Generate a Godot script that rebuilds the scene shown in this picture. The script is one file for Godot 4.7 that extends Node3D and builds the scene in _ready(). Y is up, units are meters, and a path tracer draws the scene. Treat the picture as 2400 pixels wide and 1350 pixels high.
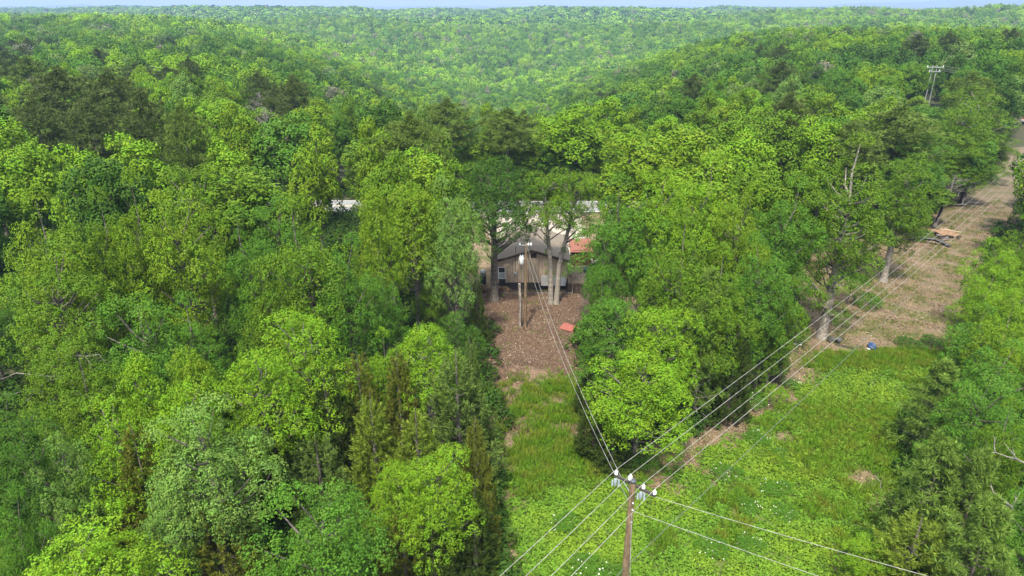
extends Node3D
# A drone view over a wooded ridge: a tan house in a clearing, a power line cut and forest to the horizon.
# World: x to the right, y up, d (= -z) away from the camera; metres.

var rng := RandomNumberGenerator.new()
var grain := FastNoiseLite.new()
var roll := FastNoiseLite.new()
var M := {}
var tuft_fine := []
var tuft_mid := []
var tuft_big := []
var spray := []
var needle := []
var proto := {}
var spots := []          # [x, d, crown radius] of the trees placed so far
var leftover := []

func _ready():
	# ---- camera, sky, sun, exposure
	var cam := Camera3D.new()
	cam.name = "camera"
	cam.position = Vector3(0, 30, 0)
	cam.rotation_degrees = Vector3(-22.4, 0, 0)
	cam.fov = 46.0
	cam.near = 0.5
	cam.far = 20000.0
	add_child(cam)
	cam.make_current()
	var env := Environment.new()
	var sky := Sky.new()
	var sm := ProceduralSkyMaterial.new()
	sm.sky_top_color = Color(0.93, 0.95, 0.98)
	sm.sky_horizon_color = Color(0.535, 0.555, 0.64)
	sm.sky_curve = 0.16
	sm.ground_bottom_color = Color(0.25, 0.3, 0.2)
	sm.ground_horizon_color = Color(0.5, 0.56, 0.62)
	sm.sun_angle_max = 1.0
	sm.energy_multiplier = 0.7
	sky.sky_material = sm
	env.background_mode = Environment.BG_SKY
	env.sky = sky
	env.tonemap_mode = Environment.TONE_MAPPER_LINEAR
	env.tonemap_exposure = 3.4
	env.sdfgi_enabled = true
	env.ssao_enabled = true
	env.ssil_enabled = true
	env.fog_enabled = true
	env.fog_light_color = Color(0.63, 0.735, 0.96)
	env.fog_density = 0.00016
	var we := WorldEnvironment.new()
	we.name = "world_environment"
	we.environment = env
	add_child(we)
	var sun := DirectionalLight3D.new()
	sun.name = "sun"
	sun.light_color = Color(1.0, 0.96, 0.88)
	sun.light_energy = 0.85
	sun.light_angular_distance = 5.0
	sun.shadow_enabled = true
	sun.rotation_degrees = Vector3(-60, -16, 0)
	add_child(sun)

	rng.seed = 20240511
	grain.seed = 7
	grain.frequency = 0.12
	grain.fractal_octaves = 4
	roll.seed = 21
	roll.frequency = 0.0016
	roll.fractal_octaves = 3
	make_materials()
	make_leaves()
	make_prototypes()
	build_ground()
	build_house()
	build_poles()
	plant_heroes()
	plant_the_rest()
	build_yard_things()
	build_ground_cover()

# ------------------------------------------------------------------ helpers

func at(x: float, y: float, d: float) -> Vector3:
	return Vector3(x, y, -d)

func lin(r: float, g: float, b: float) -> Color:
	return Color(r, g, b).linear_to_srgb()

func piece(called: String, mesh: Mesh, m: Material, parent: Node = self) -> MeshInstance3D:
	var o := MeshInstance3D.new()
	o.name = called
	o.mesh = mesh
	o.material_override = m
	parent.add_child(o, true)
	return o

func named(called: String) -> String:
	if not has_node(called):
		return called
	var k := 1
	while has_node("%s_%03d" % [called, k]):
		k += 1
	return "%s_%03d" % [called, k]

var counts := {}
func numbered(called: String) -> String:
	counts[called] = counts.get(called, -1) + 1
	return called if counts[called] == 0 else "%s_%03d" % [called, counts[called]]

func thing(called: String, label: String, category: String, pos := Vector3.ZERO, group := "") -> Node3D:
	var o := Node3D.new()
	o.name = numbered(called)
	add_child(o, true)
	o.position = pos
	tag(o, label, category, group)
	return o

func tag(o: Node, label: String, category := "", group := "", kind := ""):
	o.set_meta("label", label)
	if category: o.set_meta("category", category)
	if group: o.set_meta("group", group)
	if kind: o.set_meta("kind", kind)

func solo(called: String, mesh: Mesh, m: Material, label: String, category: String, pos := Vector3.ZERO, group := "") -> MeshInstance3D:
	var o := piece(numbered(called), mesh, m)
	o.position = pos
	tag(o, label, category, group)
	return o

func begin() -> SurfaceTool:
	var st := SurfaceTool.new()
	st.begin(Mesh.PRIMITIVE_TRIANGLES)
	return st

func done(st: SurfaceTool, smooth := true) -> ArrayMesh:
	st.generate_normals()
	return st.commit()

func quad(st: SurfaceTool, a: Vector3, b: Vector3, c: Vector3, d: Vector3):
	for v in [a, b, c, a, c, d]:
		st.add_vertex(v)

func tube(st: SurfaceTool, pts: Array, radii: Array, sides := 6):
	st.set_smooth_group(0)
	var rings := []
	var n := pts.size()
	for i in n:
		var t: Vector3 = (pts[mini(i + 1, n - 1)] - pts[maxi(i - 1, 0)]).normalized()
		var u := t.cross(Vector3.RIGHT if absf(t.x) < 0.8 else Vector3.FORWARD).normalized()
		var w := t.cross(u).normalized()
		var ring := []
		for k in sides:
			var a := TAU * k / sides
			ring.append(pts[i] + (u * cos(a) + w * sin(a)) * radii[i])
		rings.append(ring)
	for i in n - 1:
		for k in sides:
			var q := (k + 1) % sides
			quad(st, rings[i][k], rings[i][q], rings[i + 1][q], rings[i + 1][k])
	st.set_smooth_group(1)
	for k in sides:
		var q := (k + 1) % sides
		st.add_vertex(rings[n - 1][k]); st.add_vertex(rings[n - 1][q]); st.add_vertex(pts[n - 1])
		st.add_vertex(rings[0][q]); st.add_vertex(rings[0][k]); st.add_vertex(pts[0])

func box(st: SurfaceTool, c: Vector3, s: Vector3, b := Basis.IDENTITY, bev := 0.0):
	var e := minf(bev, 0.4 * minf(s.x, minf(s.y, s.z)))
	var h := s / 2.0
	st.set_smooth_group(-1)
	for axis in 3:
		for sg in [-1.0, 1.0]:
			var n := Vector3.ZERO; n[axis] = sg
			var u := Vector3.ZERO; u[(axis + 1) % 3] = 1
			var w := n.cross(u)
			var hu: float = h[(axis + 1) % 3] - e
			var hw: float = h[(axis + 2) % 3] - e
			var o: Vector3 = n * h[axis]
			quad(st, c + b * (o - u * hu - w * hw), c + b * (o - u * hu + w * hw), c + b * (o + u * hu + w * hw), c + b * (o + u * hu - w * hw))
			if e > 0.0:
				for s2 in [-1.0, 1.0]:
					var o2: Vector3 = n * (h[axis] - e) + u * s2 * (hu + e)
					var p: Vector3 = c + b * (o + u * s2 * hu - w * hw); var q: Vector3 = c + b * (o + u * s2 * hu + w * hw)
					var r: Vector3 = c + b * (o2 + w * hw); var t: Vector3 = c + b * (o2 - w * hw)
					if sg > 0.0 or axis >= 0:
						if s2 > 0: quad(st, p, q, r, t)
						else: quad(st, q, p, t, r)

func boxmesh(s: Vector3, bev := 0.0) -> ArrayMesh:
	var st := begin()
	box(st, Vector3.ZERO, s, Basis.IDENTITY, bev)
	return done(st)

func noise_tex(freq: float, ramp: Array, oct := 4, size := 256, sd := 3) -> NoiseTexture2D:
	var n := FastNoiseLite.new()
	n.seed = sd
	n.frequency = freq
	n.fractal_octaves = oct
	var t := NoiseTexture2D.new()
	t.width = size; t.height = size
	t.seamless = true
	t.noise = n
	var g := Gradient.new()
	g.set_color(0, ramp[0]); g.set_color(1, ramp[1])
	t.color_ramp = g
	return t

func bump_tex(freq: float, sd := 5) -> NoiseTexture2D:
	var n := FastNoiseLite.new()
	n.seed = sd
	n.frequency = freq
	n.fractal_octaves = 4
	var t := NoiseTexture2D.new()
	t.width = 256; t.height = 256
	t.seamless = true
	t.as_normal_map = true
	t.bump_strength = 6.0
	t.noise = n
	return t

func mat(c: Color, rough := 0.8, metal := 0.0) -> StandardMaterial3D:
	var m := StandardMaterial3D.new()
	m.albedo_color = c
	m.roughness = rough
	m.metallic = metal
	return m

func leafmat(r: float, g: float, b: float) -> StandardMaterial3D:
	var m := mat(lin(r, g, b), 0.62)
	m.vertex_color_use_as_albedo = true
	m.metallic_specular = 0.18
	m.backlight_enabled = true
	m.backlight = Color(0.24, 0.3, 0.1)
	m.cull_mode = BaseMaterial3D.CULL_DISABLED
	return m

func worn(c: Color, scale: float, lo := 0.65, freq := 0.03, rough := 0.85, bumpy := 0.5, stretch := 1.0) -> StandardMaterial3D:
	var m := mat(c, rough)
	m.albedo_texture = noise_tex(freq, [Color(lo, lo, lo), Color(1, 1, 1)], 5, 256, int(scale * 31) + 2)
	m.uv1_triplanar = true
	m.uv1_scale = Vector3(scale, scale * stretch, scale)
	if bumpy > 0.0:
		m.normal_enabled = true
		m.normal_texture = M.bump if M.has("bump") else bump_tex(0.04)
		m.normal_scale = bumpy
	return m

func make_materials():
	M.bump = bump_tex(0.05)
	var tones := {"mid": [0.112, 0.185, 0.014], "fresh": [0.088, 0.18, 0.02], "lime": [0.165, 0.275, 0.016], "yellow": [0.155, 0.235, 0.015], "deep": [0.056, 0.115, 0.014], "pale": [0.155, 0.245, 0.05],
		"cedar_olive": [0.12, 0.145, 0.022], "cedar_blue": [0.105, 0.172, 0.038], "cedar_mid": [0.14, 0.21, 0.025], "cedar_deep": [0.055, 0.092, 0.016],
		"pine_dark": [0.10, 0.145, 0.038], "pine_mid": [0.125, 0.195, 0.036], "pine_soft": [0.14, 0.235, 0.04]}
	for k in tones:
		M[k] = leafmat(tones[k][0], tones[k][1], tones[k][2])
	M.any = leafmat(1, 1, 1)
	M.bark = worn(lin(0.25, 0.22, 0.19), 0.9, 0.35, 0.03, 0.95, 1.0, 0.35)
	M.bark_pale = worn(lin(0.42, 0.38, 0.33), 0.9, 0.5, 0.03, 0.95, 1.0, 0.35)
	M.dead = worn(lin(0.40, 0.37, 0.34), 0.8, 0.55, 0.04, 0.95, 0.6, 0.4)
	M.char = worn(lin(0.025, 0.024, 0.024), 1.0, 0.5, 0.05, 0.95, 0.8)
	M.pole = worn(lin(0.26, 0.18, 0.105), 0.6, 0.55, 0.05, 0.9, 0.5, 0.1)
	M.greypole = worn(lin(0.42, 0.37, 0.33), 0.6, 0.5, 0.05, 0.9, 0.6, 0.1)
	M.arm = worn(lin(0.07, 0.06, 0.055), 0.9, 0.6, 0.05, 0.85, 0.3)
	M.wire = worn(lin(0.46, 0.46, 0.43), 0.15, 0.5, 0.05, 0.55, 0.0)
	M.darkwire = mat(lin(0.10, 0.115, 0.10), 0.6)
	M.porcelain = mat(lin(0.58, 0.61, 0.63), 0.3)
	M.glazegrey = mat(lin(0.25, 0.3, 0.34), 0.3)
	M.galv = worn(lin(0.45, 0.48, 0.5), 1.4, 0.75, 0.05, 0.45, 0.0)
	M.galv.metallic = 0.4
	M.ceramic_white = worn(lin(0.6, 0.62, 0.63), 1.2, 0.8, 0.05, 0.5, 0.0)

# ------------------------------------------------------------------ the lie of the land

func ramp(v: float, tab: Array) -> float:
	if v <= tab[0][0]: return tab[0][1]
	for i in range(1, tab.size()):
		if v <= tab[i][0]:
			var t: float = (v - tab[i - 1][0]) / (tab[i][0] - tab[i - 1][0])
			t = t * t * (3.0 - 2.0 * t) if i == 1 else t
			return lerpf(tab[i - 1][1], tab[i][1], t)
	return tab[tab.size() - 1][1]

const VALLEY := [[112, 0], [140, 9], [180, 18], [300, 33], [440, 43], [620, 43], [900, 22], [1250, 6], [1700, 0]]
const WIDE := [[112, 30], [200, 46], [450, 100], [800, 240], [1600, 700]]

func hgt(x: float, d: float) -> float:
	var r := sqrt(x * x + d * d)
	var y := 0.0
	if d > 112.0:
		var w := ramp(d, WIDE)
		var q := (x + 0.03 * d) / w
		y -= ramp(d, VALLEY) * exp(-q * q)
	y += 5.0 * smoothstep(60.0, 150.0, x) * smoothstep(125.0, 170.0, d) * (1.0 - smoothstep(300.0, 600.0, r))
	if r > 380.0:
		y += 11.0 * smoothstep(380.0, 900.0, r) * (roll.get_noise_2d(x, d) * 2.2)
		y += 3.0 * smoothstep(1100.0, 2500.0, r)
		if r > 3000.0:
			var az := atan2(x, d)
			y += smoothstep(3000.0, 8500.0, r) * (34.0 * roll.get_noise_2d(x * 0.5 + 900.0, d * 0.5) + 24.0)
			y += 95.0 * smoothstep(5000.0, 8500.0, r) * exp(-pow((az - 0.66) / 0.17, 2.0))
	return y


# ------------------------------------------------------------------ foliage

func dir_in(lo: float) -> Vector3:
	var y := rng.randf_range(lo, 1.0)
	var a := rng.randf() * TAU
	var s := sqrt(maxf(0.0, 1.0 - y * y))
	return Vector3(s * cos(a), y, s * sin(a))

func up_basis(up: Vector3, spin: float) -> Basis:
	var u := up.normalized()
	var x := u.cross(Vector3.FORWARD if absf(u.z) < 0.9 else Vector3.RIGHT).normalized()
	return Basis(x, u, x.cross(u)).rotated(u, spin)

func leaf_mesh(items: Array) -> ArrayMesh:
	# items: [centre, along, across, colour], each one leaf of two triangles folded along its rib
	var v := PackedVector3Array(); var c := PackedColorArray(); var ix := PackedInt32Array()
	for it in items:
		var b := v.size()
		var p: Vector3 = it[0]; var al: Vector3 = it[1]; var ac: Vector3 = it[2]
		v.append(p - al); v.append(p + ac); v.append(p + al); v.append(p - ac)
		for k in 4: c.append(it[3])
		ix.append_array([b, b + 1, b + 2, b, b + 2, b + 3])
	var arr := []; arr.resize(Mesh.ARRAY_MAX)
	arr[Mesh.ARRAY_VERTEX] = v; arr[Mesh.ARRAY_COLOR] = c; arr[Mesh.ARRAY_INDEX] = ix
	var m := ArrayMesh.new()
	m.add_surface_from_arrays(Mesh.PRIMITIVE_TRIANGLES, arr)
	return m

func tuft(n: int, r: float, ll: float, lw: float, tint: Color) -> ArrayMesh:
	var items := []
	for i in n:
		var dr := dir_in(-0.35)
		var p := dr * r * rng.randf_range(0.55, 1.0)
		var nrm := (dr + Vector3(0, 0.55, 0) + dir_in(-1.0) * 0.5).normalized()
		var al := nrm.cross(dir_in(-1.0)).normalized()
		al = (al + Vector3(0, -0.25, 0)).normalized()
		var ac := nrm.cross(al).normalized()
		var j := rng.randf_range(0.82, 1.0)
		var s := rng.randf_range(0.6, 1.3)
		items.append([p, al * ll * s, ac * lw * s, Color(tint.r * j, tint.g * j, tint.b * j)])
	return leaf_mesh(items)

func make_leaves():
	for i in 10:
		var t := rng.randf_range(0.82, 1.0)
		var warm := rng.randf_range(0.74, 1.0)
		var c := Color(t * warm, t * rng.randf_range(0.9, 1.0), t * rng.randf_range(0.7, 1.0))
		tuft_fine.append(tuft(46, 0.36, 0.064, 0.038, c))
		tuft_mid.append(tuft(26, 0.4, 0.12, 0.068, c))
		if i < 4:
			tuft_big.append(tuft(9, 0.42, 0.26, 0.16, c))
	for i in 5:
		# feathery cedar spray, pointing up its own y axis
		var items := []
		var t := rng.randf_range(0.72, 1.0)
		for k in 26:
			var h := rng.randf() * 0.62
			var a := rng.randf() * TAU
			var out := Vector3(cos(a), rng.randf_range(0.5, 1.6), sin(a)).normalized()
			var ln := 0.16 * (1.0 - h) + 0.05
			var j := t * rng.randf_range(0.7, 1.0)
			var side := out.cross(dir_in(-1.0)).normalized()
			items.append([Vector3(0, h, 0) + out * ln * 0.8, out * ln, side * 0.024, Color(j, j * 0.98, j * 0.9)])
		spray.append(leaf_mesh(items))
	for i in 5:
		# tuft of pine needles
		var items := []
		var t := rng.randf_range(0.7, 1.0)
		for k in 24:
			var out := dir_in(-0.3)
			var j := t * rng.randf_range(0.7, 1.0)
			var side := out.cross(dir_in(-1.0)).normalized()
			items.append([out * 0.15, out * 0.15, side * 0.017, Color(j, j, j * 0.95)])
		needle.append(leaf_mesh(items))

func bough(st: SurfaceTool, tufts: Array, c: Vector3, up: Vector3, r: float, flat: float, n: int, ts: float):
	var bs := up_basis(up, rng.randf() * TAU)
	for k in n:
		var y := 1.0 - 1.15 * (k + 0.5) / n
		var a := k * 2.399963 + rng.randf() * 0.9
		var s := sqrt(maxf(0.0, 1.0 - y * y))
		var dr := Vector3(s * cos(a), y, s * sin(a))
		var p := c + bs * (Vector3(dr.x, dr.y * flat, dr.z) * r * rng.randf_range(0.8, 1.02))
		var tb := up_basis(bs * dr + Vector3(0, 0.9, 0), rng.randf() * TAU).scaled(Vector3.ONE * ts * rng.randf_range(0.8, 1.25))
		st.append_from(tufts[rng.randi() % tufts.size()], 0, Transform3D(tb, p))

# q: height, base (crown starts), rad, nb (boughs), br (bough radius / crown radius), flat, nt, ts, lobes, tufts, narrow (shape of the top), lean
func broadleaf(q: Dictionary) -> Dictionary:
	var H: float = q.height; var R: float = q.rad
	var cy: float = (q.base + H) / 2.0; var ry: float = (H - q.base) / 2.0
	var st := begin(); var wood := begin()
	var lob := FastNoiseLite.new(); lob.seed = rng.randi() % 9999; lob.frequency = 0.9
	var lean := Vector3(rng.randf_range(-1, 1), 0, rng.randf_range(-1, 1)) * 0.4
	var top: Vector3 = Vector3(0, H * q.get("topf", 0.8), 0) + lean
	if q.get("wood", true):
		var tr: float = H * q.get("thick", 0.016)
		tube(wood, [Vector3.ZERO, Vector3(0, H * 0.04, 0), Vector3(0, H * 0.3, 0) + lean * 0.1, Vector3(0, H * 0.52, 0) + lean * 0.5, top], [tr * 1.45, tr, tr * 0.82, tr * 0.55, tr * 0.12], 7)
	var n: int = q.nb
	for k in n:
		var inner: bool = k % 5 == 4
		var y: float = 1.0 - q.get("low", 1.72) * (k + 0.5) / n
		var a := k * 2.399963 + rng.randf() * 0.7
		var s := sqrt(maxf(0.0, 1.0 - y * y))
		if y > 0.0: s *= lerpf(1.0, 1.0 - y * 0.75, q.get("point", 0.0))
		var dr := Vector3(s * cos(a), y, s * sin(a))
		var rr: float = (0.74 + lob.get_noise_3dv(dr * 1.6) * q.get("lobes", 0.45)) * (0.45 if inner else rng.randf_range(0.88, 1.08))
		var c := Vector3(dr.x * R, dr.y * (ry - R * q.br * 0.5), dr.z * R) * rr + Vector3(0, cy, 0) + lean * (cy / H)
		var b: float = R * q.br * rng.randf_range(0.75, 1.25)
		bough(st, q.tufts, c, dr * 0.8 + Vector3(0, 0.9, 0), b, q.flat, q.nt, q.ts)
		if q.get("wood", true) and (k % q.get("limb_every", 1) == 0):
			var h0: float = clampf(c.y - (Vector2(c.x, c.z).length() * rng.randf_range(0.55, 1.0)), H * 0.16, H * 0.74)
			var p0 := Vector3(0, h0, 0) + lean * clampf((h0 / H - 0.3) * 1.6, 0, 1)
			var mid := p0.lerp(c, 0.5) + Vector3(rng.randf_range(-0.3, 0.3), -0.25, rng.randf_range(-0.3, 0.3))
			var lr: float = H * 0.0042 * rng.randf_range(0.7, 1.3)
			tube(wood, [p0, mid, c], [lr * 1.5, lr, lr * 0.35], 4)
	var out := {"crown": st.commit(), "height": H, "rad": R}
	if q.get("wood", true): out.trunk = done(wood)
	return out

func cedar(H: float, R: float, n: int, sc: float, wide: float) -> Dictionary:
	var st := begin(); var wood := begin()
	var lob := FastNoiseLite.new(); lob.seed = rng.randi() % 9999; lob.frequency = 0.8
	tube(wood, [Vector3.ZERO, Vector3(0, H * 0.5, 0), Vector3(0, H * 0.96, 0)], [H * 0.02, H * 0.013, 0.01], 6)
	for k in n:
		var t := 1.0 - sqrt(1.0 - (k + 0.5) / n * 0.995)        # more of them low down
		t = 1.0 - pow(1.0 - t, 1.0)
		var a := k * 2.399963 + rng.randf() * 0.6
		var prof := pow(1.0 - t, wide) * (0.8 + 0.2 * smoothstep(0.0, 0.15, t))
		var dr := Vector3(cos(a), 0, sin(a))
		var rr := R * prof * (0.86 + lob.get_noise_3d(dr.x * 1.5, t * 4.0, dr.z * 1.5) * 0.75) * rng.randf_range(0.62, 1.0)
		var p := dr * rr + Vector3(0, H * (0.03 + 0.9 * t), 0)
		var up := dr * rng.randf_range(0.35, 0.95) * (1.0 - t * 0.7) + Vector3(0, 0.75, 0) + dir_in(-1.0) * 0.3
		st.append_from(spray[rng.randi() % 5], 0, Transform3D(up_basis(up, rng.randf() * TAU).scaled(Vector3.ONE * sc * rng.randf_range(0.75, 1.3)), p))
		if k % 14 == 0 and t < 0.8:
			tube(wood, [Vector3(0, p.y - rr * 0.5, 0), p], [0.035, 0.012], 3)
	return {"crown": st.commit(), "trunk": done(wood), "height": H, "rad": R}

func pine(H: float, base: float, R: float, n: int, per: int, sc: float, soft: bool) -> Dictionary:
	var st := begin(); var wood := begin()
	tube(wood, [Vector3.ZERO, Vector3(0, H * 0.5, 0), Vector3(0, H * 0.95, 0)], [H * 0.015, H * 0.011, 0.03], 7)
	for k in n:
		var t := (k + 0.5) / n
		var a := k * 2.399963 + rng.randf()
		var prof := (pow(1.0 - t, 0.65) + 0.12 if soft else sqrt(maxf(0.04, 1.0 - pow(2.0 * t - 0.75, 2.0) * 0.62)) * (1.0 if t < 0.9 else 0.7))
		var ln := R * prof * rng.randf_range(0.7, 1.05)
		var p0 := Vector3(0, lerpf(base, H * 0.94, t), 0)
		var tip := p0 + Vector3(cos(a) * ln, ln * rng.randf_range(0.1, 0.35) + (0.5 if soft else 0.2), sin(a) * ln)
		tube(wood, [p0, p0.lerp(tip, 0.5) - Vector3(0, 0.1, 0), tip], [0.05, 0.035, 0.012], 3)
		for j in per:
			var f := rng.randf_range(0.35, 1.08)
			var sp := ln * 0.34 * (1.2 - absf(f - 0.75))
			var p := p0.lerp(tip, f) + Vector3(rng.randfn(), absf(rng.randfn()) * 0.5, rng.randfn()) * sp * 0.6
			st.append_from(needle[rng.randi() % 5], 0, Transform3D(up_basis(Vector3(cos(a) * 0.4, 1, sin(a) * 0.4) + dir_in(-1.0) * 0.4, rng.randf() * TAU).scaled(Vector3.ONE * sc * rng.randf_range(0.8, 1.3)), p))
	for j in per * 2:
		st.append_from(needle[rng.randi() % 5], 0, Transform3D(up_basis(Vector3.UP, rng.randf() * TAU).scaled(Vector3.ONE * sc), Vector3(rng.randfn() * 0.25 * R * 0.4, H * rng.randf_range(0.9, 1.0), rng.randfn() * 0.25 * R * 0.4)))
	return {"crown": st.commit(), "trunk": done(wood), "height": H, "rad": R}

func twigs(wood: SurfaceTool, p: Vector3, v: Vector3, r: float, depth: int, curl := 0.35):
	var q := p + v
	var mid := p.lerp(q, 0.5) + dir_in(-1.0) * v.length() * 0.08
	tube(wood, [p, mid, q], [r, r * 0.8, r * 0.55], 5 if depth > 2 else 3)
	if depth == 0: return
	for k in 2 + rng.randi() % 2:
		var nv := (v.normalized() + dir_in(-0.4) * (curl + 0.45)).normalized() * v.length() * rng.randf_range(0.55, 0.85)
		twigs(wood, q.lerp(p, rng.randf() * 0.35), nv, r * 0.55, depth - 1, curl)

func make_prototypes():
	var fine := tuft_fine
	for i in 3:
		proto["round%d" % i] = broadleaf({"height": 14.0, "base": 1.8, "low": 1.85, "rad": 3.5, "nb": 52, "br": 0.29, "flat": 0.85, "nt": 15, "ts": 1.0, "tufts": fine, "lobes": 0.75})
	for i in 2:
		proto["tall%d" % i] = broadleaf({"height": 15.0, "base": 3.5, "rad": 2.5, "nb": 40, "br": 0.42, "flat": 0.9, "nt": 14, "ts": 1.0, "tufts": fine, "lobes": 0.5, "point": 0.8})
	for i in 2:
		proto["feather%d" % i] = broadleaf({"height": 13.0, "base": 1.8, "rad": 3.2, "nb": 60, "br": 0.34, "flat": 0.42, "nt": 12, "ts": 0.85, "tufts": fine, "lobes": 0.6, "point": 0.5})
	proto["column0"] = broadleaf({"height": 17.0, "topf": 0.66, "base": 1.6, "low": 1.97, "rad": 2.9, "nb": 58, "br": 0.38, "flat": 0.8, "nt": 16, "ts": 1.0, "tufts": fine, "lobes": 0.7, "thick": 0.022})
	proto["column1"] = broadleaf({"height": 16.0, "topf": 0.66, "base": 1.9, "low": 1.95, "rad": 2.8, "nb": 54, "br": 0.36, "flat": 0.8, "nt": 16, "ts": 1.0, "tufts": fine, "lobes": 0.75, "thick": 0.02})
	proto["houseoak0"] = broadleaf({"height": 17.0, "base": 4.6, "rad": 5.0, "nb": 62, "br": 0.30, "flat": 0.75, "nt": 18, "ts": 1.05, "tufts": fine, "lobes": 0.55, "thick": 0.026})
	proto["trunked0"] = broadleaf({"height": 16.5, "base": 5.5, "rad": 3.6, "nb": 40, "br": 0.34, "flat": 0.6, "nt": 13, "ts": 1.0, "tufts": fine, "lobes": 0.6, "thick": 0.018})
	proto["sparse0"] = broadleaf({"height": 8.0, "base": 1.5, "rad": 2.6, "nb": 30, "br": 0.26, "flat": 0.5, "nt": 5, "ts": 0.75, "tufts": fine, "lobes": 0.6})
	proto["dogwood0"] = broadleaf({"height": 4.0, "base": 1.6, "rad": 1.8, "nb": 22, "br": 0.4, "flat": 0.22, "nt": 9, "ts": 0.7, "tufts": fine, "lobes": 0.3})
	proto["bush0"] = broadleaf({"height": 1.6, "base": 0.0, "rad": 1.4, "nb": 16, "br": 0.45, "flat": 0.75, "nt": 10, "ts": 0.62, "tufts": fine, "lobes": 0.35, "wood": false})
	proto["bush1"] = broadleaf({"height": 1.8, "base": 0.0, "rad": 1.3, "nb": 14, "br": 0.42, "flat": 0.6, "nt": 9, "ts": 0.6, "tufts": fine, "lobes": 0.6, "wood": false})
	for i in 4:
		proto["oak%d" % i] = broadleaf({"height": 17.0, "base": 3.6, "low": 1.85, "rad": 3.8, "nb": 44, "br": 0.31, "flat": 0.8, "nt": 13, "ts": 1.3, "tufts": tuft_mid, "lobes": 0.5, "limb_every": 2})
	for i in 3:
		proto["cedar%d" % i] = cedar(9.0, 2.3, 620, 0.95, [0.62, 0.5, 0.8][i])
	for i in 2:
		proto["soft%d" % i] = pine(8.5, 0.8, 2.2, 46, 13, 1.15, true)
		proto["pine%d" % i] = pine(20.0, 10.5, 3.6, 42, 15, 1.9, false)
	# the twin-trunked oak: sparse foliage on two bare stems
	var st := begin(); var wood := begin()
	for s in [[-0.25, -1.1, 0.3], [0.35, 2.0, -0.2]]:
		var foot := Vector3(s[0], 0, 0); var top := Vector3(s[1], 12.5, s[2])
		var m1 := foot.lerp(top, 0.35) + Vector3(-s[1] * 0.18, 0, 0.1)
		tube(wood, [foot, foot.lerp(m1, 0.12), m1, foot.lerp(top, 0.7), top], [0.42, 0.3, 0.25, 0.17, 0.05], 8)
		for k in 26:
			var t := 1.0 - 0.5 * pow(rng.randf(), 1.4)
			var p0 := foot.lerp(top, t)
			var a := rng.randf() * TAU
			var ln := rng.randf_range(1.2, 3.2) * (1.25 - t * 0.5)
			var c := p0 + Vector3(cos(a) * ln, ln * rng.randf_range(0.3, 0.9), sin(a) * ln)
			tube(wood, [p0, p0.lerp(c, 0.5) + Vector3(0, 0.2, 0), c], [0.1, 0.06, 0.02], 4)
			bough(st, fine, c, Vector3(0, 1, 0), rng.randf_range(0.9, 1.5) if t > 0.62 else 0.6, 0.7, 17 if t > 0.62 else 6, 1.0)
		for k in 16:
			var p0 := foot.lerp(top, rng.randf_range(0.22, 0.7)) + dir_in(-0.5) * 0.35
			st.append_from(fine[k % 10], 0, Transform3D(up_basis(dir_in(0.0), k), p0))
	proto["twin0"] = {"crown": st.commit(), "trunk": done(wood), "height": 15.0, "rad": 3.5}
	# dead trees
	wood = begin()
	tube(wood, [Vector3.ZERO, Vector3(0.2, 5, 0), Vector3(0.1, 11, 0.2), Vector3(0, 16, 0)], [0.26, 0.2, 0.12, 0.03], 6)
	for k in 16:
		var h := rng.randf_range(7.0, 15.0)
		twigs(wood, Vector3(0.1, h, 0.1), Vector3(rng.randf_range(-1, 1), rng.randf_range(0.4, 1.0), rng.randf_range(-1, 1)).normalized() * (17.5 - h) * 0.28, 0.07, 3)
	proto["dead0"] = {"trunk": done(wood), "height": 17.0, "rad": 2.5}
	wood = begin()
	tube(wood, [Vector3.ZERO, Vector3(0.05, 2.5, 0), Vector3(0, 5, 0)], [0.12, 0.08, 0.02], 5)
	for k in 46:
		var h := rng.randf_range(0.7, 4.6)
		var a := k * 2.4
		twigs(wood, Vector3(0, h, 0), Vector3(cos(a), 0.55, sin(a)).normalized() * (0.35 + (5.2 - h) * 0.22), 0.028, 2, 0.2)
	proto["deadcedar0"] = {"trunk": done(wood), "height": 5.0, "rad": 1.8}

func grow(called: String, kind: String, tone: String, x: float, d: float, h: float, r: float, label: String, group := "", y := INF) -> Node3D:
	var p: Dictionary = proto[kind]
	var o := thing(called, label, "tree", at(x, hgt(x, d) if y == INF else y, d), group)
	var s := Vector3(r / p.rad, h / p.height, r / p.rad)
	o.rotation.y = rng.randf() * TAU if kind != "twin0" else 0.0
	var bark: Material = M.bark
	if kind.begins_with("dead"): bark = M.dead
	if kind == "twin0" or kind == "feather0" or kind == "sparse0" or kind.begins_with("column"): bark = M.bark_pale
	var t := piece("trunk", p.trunk, bark, o)
	t.scale = s
	if p.has("crown"):
		var c := piece("crown", p.crown, M[tone], o)
		c.scale = s
	return o

# ------------------------------------------------------------------ ground

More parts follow.
